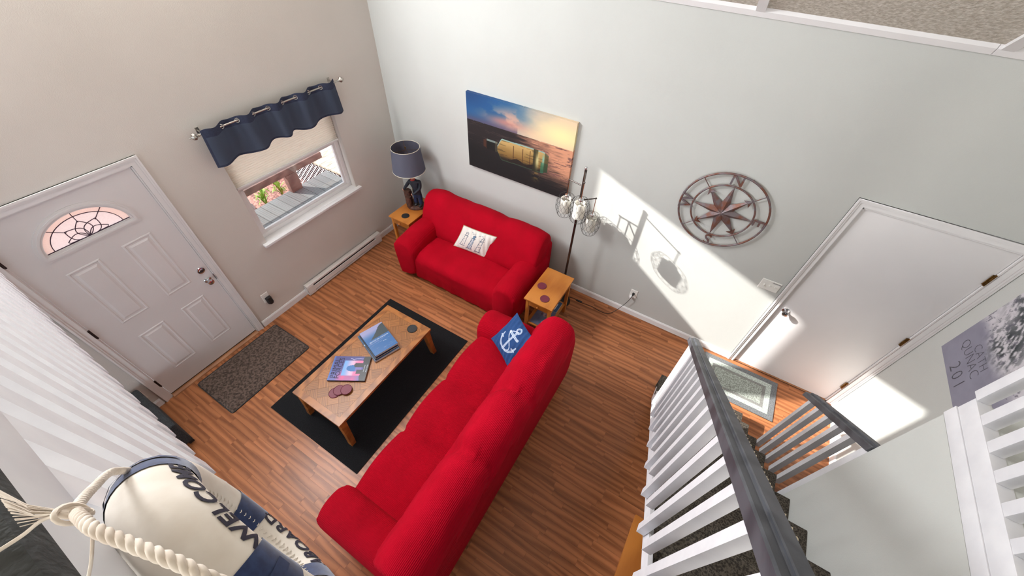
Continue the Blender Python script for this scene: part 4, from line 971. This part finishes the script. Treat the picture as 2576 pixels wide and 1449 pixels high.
for (ex, ey, az, gz) in ((2.516, -.238, 1.636, 1.345), (2.731, -.44, 1.785, 1.495), (2.785, -.158, 1.481, 1.175)):
    arm = MB().tube([(2.667, -.27, az), (ex, ey, az)], .006, 8).ball((ex, ey, az), .010, 10).build('arm', M_pole, fl, 50)
    MB().tube([(ex, ey, az), (ex, ey, gz+.125)], .0035, 6).build('drop_rod', mat('copper_rod', rgb(150, 96, 70), .3, .9), arm, 50)
    MB().lathe([(.006, .050), (.02, .046), (.024, .040), (.024, .012), (.018, .0), (.001, -.001)], 16, (ex, ey, gz+.078)).build('socket_cup', M_chrome, fl, 30)
    s = MB(); pr = [(.054, .078), (.054, -.075)]; s.lathe(pr, 24, (ex, ey, gz), caps=False); s.lathe([(.0522, -.075), (.0522, .078)], 24, (ex, ey, gz), caps=False); s.build('glass_cylinder', M_cyl, fl, 60)
    s = MB()
    for k in range(3):
        q = 2*math.pi*k/3; s.tube([(ex, ey, gz+.084), (ex+.062*math.cos(q), ey+.062*math.sin(q), gz+.100)], .0012, 4)
    cage(s, (ex, ey, gz), .099, .215); s.build('wire_cage', M_cage, fl, 60)
    MB().ball((ex, ey, gz+.02), .028, 12, sc=(1, 1, 1.3)).build('light_bulb', mat('bulb_glass', rgb(250, 246, 236), .3), fl, 60)
# lamp cord and plug
s = MB()
def cr_(P, n=10):
    P = [Vector(q) for q in P]; o = []
    for i in range(len(P)-1):
        a, b, c, d = P[max(i-1, 0)], P[i], P[i+1], P[min(i+2, len(P)-1)]
        for k in range(n):
            t = k/n; o.append(.5*((2*b)+(c-a)*t+(2*a-5*b+4*c-d)*t*t+(3*b-a-3*c+d)*t**3))
    return o+[P[-1]]
t = thing('lamp_cord', (3.0, -.1, 0), 'black lamp cord running along the floor up to the wall outlet', 'cord')
s.tube(cr_([(2.74, -.165, .004), (2.80, -.150, .0035), (2.90, -.165, .0035), (3.04, -.150, .0035), (3.15, -.165, .0035), (3.24, -.15, .0035), (3.30, -.085, .02), (3.36, -.045, .12), (3.405, -.05, .25), (3.423, -.045, .335)]), .003, 6); s.build('cable', M_black, t, 60)
MB().box(2.83, -.170, .0005, 2.905, -.148, .012).build('foot_switch', M_black, t, bevel=.003)
MB().loft([[(3.425+k*.014*math.cos(q), y, .348+k*.014*math.sin(q)) for q in (2*math.pi*j/12 for j in range(12))] for y, k in ((-.0085, 1.0), (-.022, 1.0), (-.034, .7), (-.048, .4))]).build('plug', M_black, t, 40)
t = thing('night_light', (3.395, -.02, .30), 'white plug-in night light below the lamp plug', 'night light')
MB().loft([[(3.412+.017*k*math.cos(q)-.010*(1-k), y, .296+.022*k*math.sin(q)) for q in (2*math.pi*j/12 for j in range(12))] for y, k in ((-.0085, .8), (-.015, 1), (-.035, .95), (-.045, .6))]).build('body', M_white, t, 40)

# ---- sailor table lamp
tl = thing('sailor_lamp', (.49, -.30, .562), 'table lamp with a sailor figure base and slate blue drum shade', 'lamp')
M_stump = mat('carved_stump', rgb(98, 62, 48), .6, c2=rgb(56, 36, 30), scale=30, bump=.8, bscale=60)
s = MB(); ring = []
for i, (r, z) in enumerate(((.115, .5625), (.118, .575), (.112, .592), (.098, .600))):
    ring.append([(.49+r*math.cos(q)*1.12, -.30+r*math.sin(q)*(.9+.06*math.sin(3*q)), z) for q in (2*math.pi*j/28 for j in range(28))])
s.loft(ring); s.build('lamp_base', M_stump, tl, 40)
s = MB()
for (cx, cy, r, z1) in ((.425, -.345, .045, .80), (.462, -.385, .036, .735), (.402, -.300, .034, .745)):
    s.loft([[(cx+r*(1+.10*math.sin(5*q+z*30))*math.cos(q), cy+r*(1+.10*math.sin(4*q+z*22))*math.sin(q), z) for q in (2*math.pi*j/14 for j in range(14))] for z in (.595, .64, .69, (z1+.69)/2, z1)])
s.build('mooring_posts', M_stump, tl, 40)
def skinned(name, verts, edges, mats, parent, pick):
    me = bpy.data.meshes.new(name); me.from_pydata([v[:3] for v in verts], edges, []); o = bpy.data.objects.new(name, me); C.objects.link(o)
    md = o.modifiers.new('s', 'SKIN'); md.use_smooth_shade = True
    for sv, v in zip(me.skin_vertices[0].data, verts): sv.radius = (v[3], v[3] if len(v) < 5 else v[4]); sv.use_root = False
    me.skin_vertices[0].data[0].use_root = True
    o.modifiers.new('u', 'SUBSURF').levels = 2
    dg = bpy.context.evaluated_depsgraph_get(); nm = bpy.data.meshes.new_from_object(o.evaluated_get(dg)); bpy.data.objects.remove(o)
    nm.materials.clear()
    for q in mats: nm.materials.append(q)
    for p_ in nm.polygons: p_.material_index = pick(p_.center); p_.use_smooth = True
    off = OFF[parent.name]
    for v in nm.vertices: v.co -= off
    return link(name, nm, parent)
X0, Y0 = .545, -.295
V_ = [(X0, Y0, .775, .042, .036), (X0-.004, Y0-.004, .84, .048, .038), (X0-.012, Y0-.012, .925, .056, .040), (X0-.018, Y0-.018, .972, .024), (X0-.022, Y0-.022, 1.02, .034),
      (X0+.052, Y0+.022, .945, .026), (X0+.066, Y0-.010, .865, .022), (X0+.010, Y0-.075, .800, .017), (X0-.022, Y0-.088, .790, .013),
      (X0-.068, Y0-.036, .938, .026), (X0-.112, Y0-.064, .868, .021), (X0-.142, Y0-.078, .822, .016), (X0-.160, Y0-.090, .806, .013),
      (X0+.030, Y0+.004, .730, .034), (X0+.038, Y0-.004, .665, .027), (X0+.045, Y0-.010, .612, .024), (X0+.040, Y0-.052, .604, .018),
      (X0-.030, Y0-.010, .730, .034), (X0-.028, Y0-.022, .665, .027), (X0-.020, Y0-.024, .612, .024), (X0-.026, Y0-.064, .604, .018)]
E_ = [(0, 1), (1, 2), (2, 3), (3, 4), (2, 5), (5, 6), (6, 7), (7, 8), (2, 9), (9, 10), (10, 11), (11, 12), (0, 13), (13, 14), (14, 15), (15, 16), (0, 17), (17, 18), (18, 19), (19, 20)]
M_jack = mat('navy_peacoat', rgb(34, 40, 52), .6, c2=rgb(24, 28, 38), scale=40, bump=.3, bscale=80); M_trou = mat('blue_trousers', rgb(30, 48, 84), .6, c2=rgb(20, 34, 62), scale=30)
M_skin = mat('painted_skin', rgb(206, 150, 124), .6); M_boot = mat('black_boots', (.015, .015, .018), .5); M_scarf = mat('red_scarf', rgb(176, 52, 44), .7)
def pick(c):
    if (c-Vector(V_[8][:3])).length < .022 or (c-Vector(V_[12][:3])).length < .026: return 2
    if c.z > .985: return 2
    if c.z < .640: return 3
    return 0 if c.z > .765 else 1
skinned('sailor_figure', V_, E_, [M_jack, M_trou, M_skin, M_boot], tl, pick)
MB().lathe([(.022, 0), (.032, .006), (.030, .018), (.020, .024)], 14, (X0-.020, Y0-.022, .962)).build('scarf', M_scarf, tl, 40)
MB().lathe([(.030, 0), (.043, .004), (.043, .010), (.036, .022), (.020, .030), (.001, .031)], 16, (X0-.022, Y0-.022, 1.038)).build('cap', M_jack, tl, 40)
s = MB()
for z in (.82, .85, .88, .91): s.ball((X0-.018-(z-.82)*.06, Y0-.052, z), .004, 6)
s.build('coat_buttons', M_brass, tl, 60)
sx, sy = .478, -.30
MB().tube([(sx, sy, .60), (sx, sy, 1.13)], .006, 8).build('lamp_stem', M_brass, tl, 40)
MB().tube([(sx+.042*math.cos(q), sy, 1.215+.122*math.sin(q)) for q in (math.pi*(i/14*1.3-.15) for i in range(15))], .002, 6).build('harp', M_brass, tl, 60)
MB().ball((sx, sy, 1.20), .030, 12, sc=(1, 1, 1.35)).build('light_bulb', MATS['bulb_glass'], tl, 60)
MB().lathe([(.003, 0), (.004, .012), (.010, .018), (.008, .030), (.001, .034)], 12, (sx, sy, 1.343)).build('finial', M_brass, tl, 40)
M_shade = thin_mat('slate_blue_linen', rgb(112, 113, 128), .30, bumpscale=200)
s = MB(); s.lathe([(.196, 1.085), (.166, 1.37)], 48, (sx, sy, 0), caps=False); s.lathe([(.194, 1.085), (.164, 1.37)], 48, (sx, sy, 0), caps=False); sh = s.build('lamp_shade', M_shade, tl, 60)
for r, z in ((.166, 1.371), (.196, 1.084)): MB().tube([(sx+r*math.cos(2*math.pi*i/48), sy+r*math.sin(2*math.pi*i/48), z) for i in range(48)], .003, 6, loop=True).build('rim', mat('cream_rim', rgb(226, 216, 196), .7), sh, 60)
s = MB()
for k in range(3): q = R(20+120*k); s.tube([(sx, sy, 1.343), (sx+.08*math.cos(q), sy+.08*math.sin(q), 1.345), (sx+.166*math.cos(q), sy+.166*math.sin(q), 1.368)], .002, 6)
s.build('spider', M_brass, sh, 60)

# ============================================================ LIFE RING ON THE LOFT RAILING
lr = thing('life_ring_cushion', (3.364, -3.3945, 3.077), 'white and navy life ring cushion with rope hung on the loft railing', 'cushion')
LC, LR_, Lr = Vector((3.364, -3.3945, 3.077)), .114, .038
def tor(th, ph, e=0):
    k = 1+.02*math.sin(9*th)*math.sin(ph*2); rr = (Lr+e)*k
    return LC+Vector((math.cos(th), 0, math.sin(th)))*(LR_+rr*math.cos(ph))+Vector((0, .95, 0))*rr*math.sin(ph)
s = MB(); s.loft([[tor(2*math.pi*i/96, 2*math.pi*j/32) for j in range(32)] for i in range(96)], True, False, 0, True); s.build('ring_body', M_canvas, lr, 60)
for a in (45, 135, 225, 315):
    s = MB(); s.loft([[tor(R(a-13+26*i/12), 2*math.pi*j/32, .0012) for j in range(32)] for i in range(13)], True, False); s.build('navy_band', M_navy, lr, 60)
    s = MB(); s.loft([[tor(R(a-3+6*i/4), 2*math.pi*j/16, .003) for j in range(-3, 4)] for i in range(5)], False, False); s.build('rope_loop', M_navy, lr, 60)
s = MB()                                   # stitched seam puckers
for ph in (R(90+52), R(-70)):
    for i in range(70):
        th = 2*math.pi*i/70; s.tube([tor(th, ph-.10, .0002), tor(th+.02, ph, .0012), tor(th, ph+.10, .0002)], .0007, 4)
s.build('seam_stitching', M_canvas, lr, 60)['kind'] = 'stuff'
def ring_text(txt, th0, sgn, ph0, size):
    def mp(x, y, z):
        th = th0+sgn*x/(LR_+Lr*math.cos(ph0)); ph = ph0-sgn*y/Lr
        return tor(th, ph, .0009+z)-LC
    for q_ in islands(text_mesh(txt, size, .0004, M_ink, mp, cuts=2, bold=.0007, spacing=1.05)): o = link('letter', q_, lr); o.location = LC-OFF[lr.name]
ring_text('WELCOME', R(90), 1, R(72), .0285); ring_text('ABOARD', R(270), -1, R(104), .030)
def rope(path, r, name, n=8, m=M_rope, twist=150):
    P = cr_(path, 26); s = MB()
    for k in range(3):
        q = []; up = Vector((0, 1, 0)); dist = 0
        for i, p in enumerate(P):
            if i: dist += (P[i]-P[i-1]).length
            t_ = (P[min(i+1, len(P)-1)]-P[max(i-1, 0)]).normalized(); u = (up-t_*up.dot(t_)).normalized(); w = t_.cross(u); a = dist*twist+k*2*math.pi/3
            q.append(p+(u*math.cos(a)+w*math.sin(a))*r*.52)
        s.tube(q, r*.62, n)
    return s.build(name, m, lr, 60)
rope([(3.262, -3.390, 3.190), (3.300, -3.388, 3.245), (3.345, -3.389, 3.292), (3.385, -3.388, 3.332), (3.408, -3.386, 3.352), (3.432, -3.380, 3.372), (3.455, -3.375, 3.384), (3.480, -3.368, 3.385), (3.505, -3.361, 3.384), (3.525, -3.357, 3.375), (3.545, -3.353, 3.345), (3.56, -3.35, 3.29), (3.545, -3.352, 3.235), (3.49, -3.365, 3.19)], .0032, 'rope', twist=330)
s = MB()
for k in range(3): s.tube([(3.404+.0066*math.cos(q)+k*.003, -3.387+.004*math.cos(q+k), 3.348+.0075*math.sin(q)+k*.004) for q in (2*math.pi*j/14 for j in range(14))], .0016, 6, loop=True)
s.build('knot', M_rope, lr, 60); s = MB()
s.tube(cr_([(3.405, -3.388, 3.345), (3.388, -3.40, 3.343), (3.380, -3.415, 3.336), (3.376, -3.43, 3.335)]), .0013, 6); s.build('tie_string', M_rope, lr, 60); s = MB(); s.tube(cr_([(3.44, -3.378, 3.372), (3.450, -3.395, 3.355), (3.455, -3.418, 3.337), (3.456, -3.44, 3.336)]), .0009, 6); s.build('tie_string', M_rope, lr, 60)
s = MB(); rq = random.Random(5)
for k in range(40):
    a, b_ = rq.uniform(-.012, .012), rq.uniform(-.010, .012); s.tube([(3.398, -3.390, 3.343), (3.378+a*.5, -3.402, 3.342+b_*.5), (3.360+a, -3.410+b_*.4, 3.338+b_+.006)], .0004, 3)
s.build('frayed_end', M_rope, lr, 60)['kind'] = 'stuff'

# ============================================================ UNDER THE LOFT AND STAIRS
t = thing('console_table', (4.4, -2.6, 0), 'orange-brown wooden console table tucked under the stairs', 'table')
M_con = wood('orange_pine', rgb(182, 112, 44), rgb(150, 84, 30), .4, (8, 2, 8), 1.2)
MB().box(4.128, -3.02, .725, 4.66, -2.30, .752).build('table_top', M_con, t, bevel=.003)
for x in (4.26, 4.60):
    for y in (-2.99, -2.42): MB().box(x, y, 0, x+.04, y+.04, .725).build('leg', M_con, t)
MB().box(4.265, -2.96, .65, 4.28, -2.40, .725).box(4.265, -2.415, .65, 4.62, -2.40, .725).build('apron', M_con, t)
t = thing('ottoman_bench', (.4, -3.85, 0), 'low dark grey upholstered bench against the wall beyond the front door', 'bench')
M_ott = mat('dark_grey_weave', rgb(58, 60, 62), .95, c2=rgb(36, 37, 40), scale=120, bump=.4, bscale=200)
MB().box(.04, -4.12, .05, .62, -3.585, .30).build('bench_body', M_ott, t, bevel=.012)
MB().box(.03, -4.13, .302, .64, -3.572, .37).build('padded_lid', M_ott, t, bevel=.02, seg=3)
for x in (.08, .56):
    for y in (-4.07, -3.63): MB().box(x, y, 0, x+.04, y+.04, .05).build('foot', M_black, t)

# ============================================================ OUTSIDE
M_deck = wood('grey_deck_darkened_for_shade', rgb(92, 92, 91), rgb(72, 72, 71), .8, (2, 26, 26), 1.4, rnd=True)  # deck grey darkened to stand in for the shade over the boards
M_deck2 = wood('pale_weathered_boards', rgb(176, 164, 146), rgb(128, 118, 102), .85, (26, 3, 26), 1.6, rnd=True)
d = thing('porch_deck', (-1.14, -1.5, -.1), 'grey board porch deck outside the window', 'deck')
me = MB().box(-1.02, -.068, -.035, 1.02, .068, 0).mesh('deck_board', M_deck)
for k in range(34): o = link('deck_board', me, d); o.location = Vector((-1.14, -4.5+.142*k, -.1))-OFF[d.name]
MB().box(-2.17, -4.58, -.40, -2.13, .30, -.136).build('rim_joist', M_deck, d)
d = thing('walkway_deck', (-3.4, 1.3, -.1), 'pale weathered wooden walkway beyond the porch deck', 'deck')
me = MB().box(-.068, -1.0, -.035, .068, 1.0, 0).mesh('deck_board', M_deck2)
for k in range(40): o = link('deck_board', me, d); o.location = Vector((-.2-.142*k, 1.32, -.10))-OFF[d.name]
MB().box(-5.8, .40, -.74, -2.2, .42, -.14).build('shade_backing', M_dark, d)  # dark sheet standing in for the shade under the walkway
lt = thing('lattice_skirt', (-3.1, .305, -.75), 'white diagonal lattice skirt below the walkway', 'lattice')
for k in range(26):
    for sd in (-1, 1):
        x = -4.3+k*.093; L = .62; s = MB(); yy = .30 if sd > 0 else .308
        a, b_ = (x, x+L) if sd > 0 else (x+L, x)
        s.loft([[(a-.010, yy, -.75), (a+.010, yy, -.75), (a+.010, yy+.006, -.75), (a-.010, yy+.006, -.75)], [(b_-.010, yy, -.14), (b_+.010, yy, -.14), (b_+.010, yy+.006, -.14), (b_-.010, yy+.006, -.14)]]); s.build('lattice_slat', M_white, lt)
M_brn = wood('brown_stained_rail', rgb(104, 76, 66), rgb(74, 52, 44), .7, (20, 3, 20), 1.5)
r_ = thing('porch_railing', (-2.1, -1.9, -.1), 'low brown stained timber rail on the porch deck edge', 'railing')
MB().box(-2.15, -4.4, .20, -2.06, .215, .300).build('rail', M_brn, r_, bevel=.004)
for y in (-.40, -2.3, -4.2): MB().box(-2.155, y-.095, -.0998, -2.055, y+.095, .20).build('post', M_brn, r_, bevel=.004)
tag(struct(MB().box(-40, -30, -.80, -.12, 30, -.75).build('ground', mat('bark_mulch', rgb(160, 112, 100), .95, c2=rgb(96, 62, 56), scale=26, detail=8, bump=1, bscale=40, contrast=(.4, .6)))))
M_leaf = mat('bright_strap_leaves', rgb(140, 166, 60), .5, c2=rgb(96, 132, 40), scale=9)
for (x, y, lab) in ((-3.10, -.52, 'clump of bright green strap leaves nearer the rock in the mulch'), (-3.12, -.17, 'clump of bright green strap leaves nearer the lattice in the mulch')):
    t = thing('garden_plant', (x, y, -.75), lab, 'plant', 'strap-leaved plants in the mulch bed')
    for k in range(26):
        a = rq.uniform(0, 6.28); l = rq.uniform(.09, .16); hh = rq.uniform(.14, .34); P = [(0, 0, 0), (l*.35*math.cos(a), l*.35*math.sin(a), hh*.8), (l*.8*math.cos(a), l*.8*math.sin(a), hh), (l*1.15*math.cos(a), l*1.15*math.sin(a), hh*.72)]
        nx, ny = -math.sin(a), math.cos(a); s = MB(); ww = (.008, .013, .011, .001)
        s.loft([[(p_[0]+nx*w_i, p_[1]+ny*w_i, p_[2]), (p_[0], p_[1], p_[2]-.004), (p_[0]-nx*w_i, p_[1]-ny*w_i, p_[2])] for p_, w_i in zip(P, ww)], False, False); s.build('leaf', M_leaf, t, 80, local=True)
s = MB(); s.loft([[(-3.2+.13*rr*(1+.12*math.sin(3*q+z*9))*math.cos(q), -.80+.10*rr*(1+.1*math.cos(4*q))*math.sin(q), -.76+z) for q in (2*math.pi*j/16 for j in range(16))] for rr, z in ((.9, 0), (1, .05), (.85, .12), (.5, .16), (.1, .17))]); tag(s.build('garden_rock', mat('grey_rock', rgb(176, 160, 158), .9, c2=rgb(130, 116, 116), scale=12), smooth=60), 'rounded grey rock in the mulch bed', 'rock')
tag(struct(MB().loft([[(-.12, y, 2.80), (-2.45, y, 2.62), (-2.45, y, 2.72), (-.12, y, 2.92)] for y in (-4.8, .7)]).build('roof_porch', M_brn)))
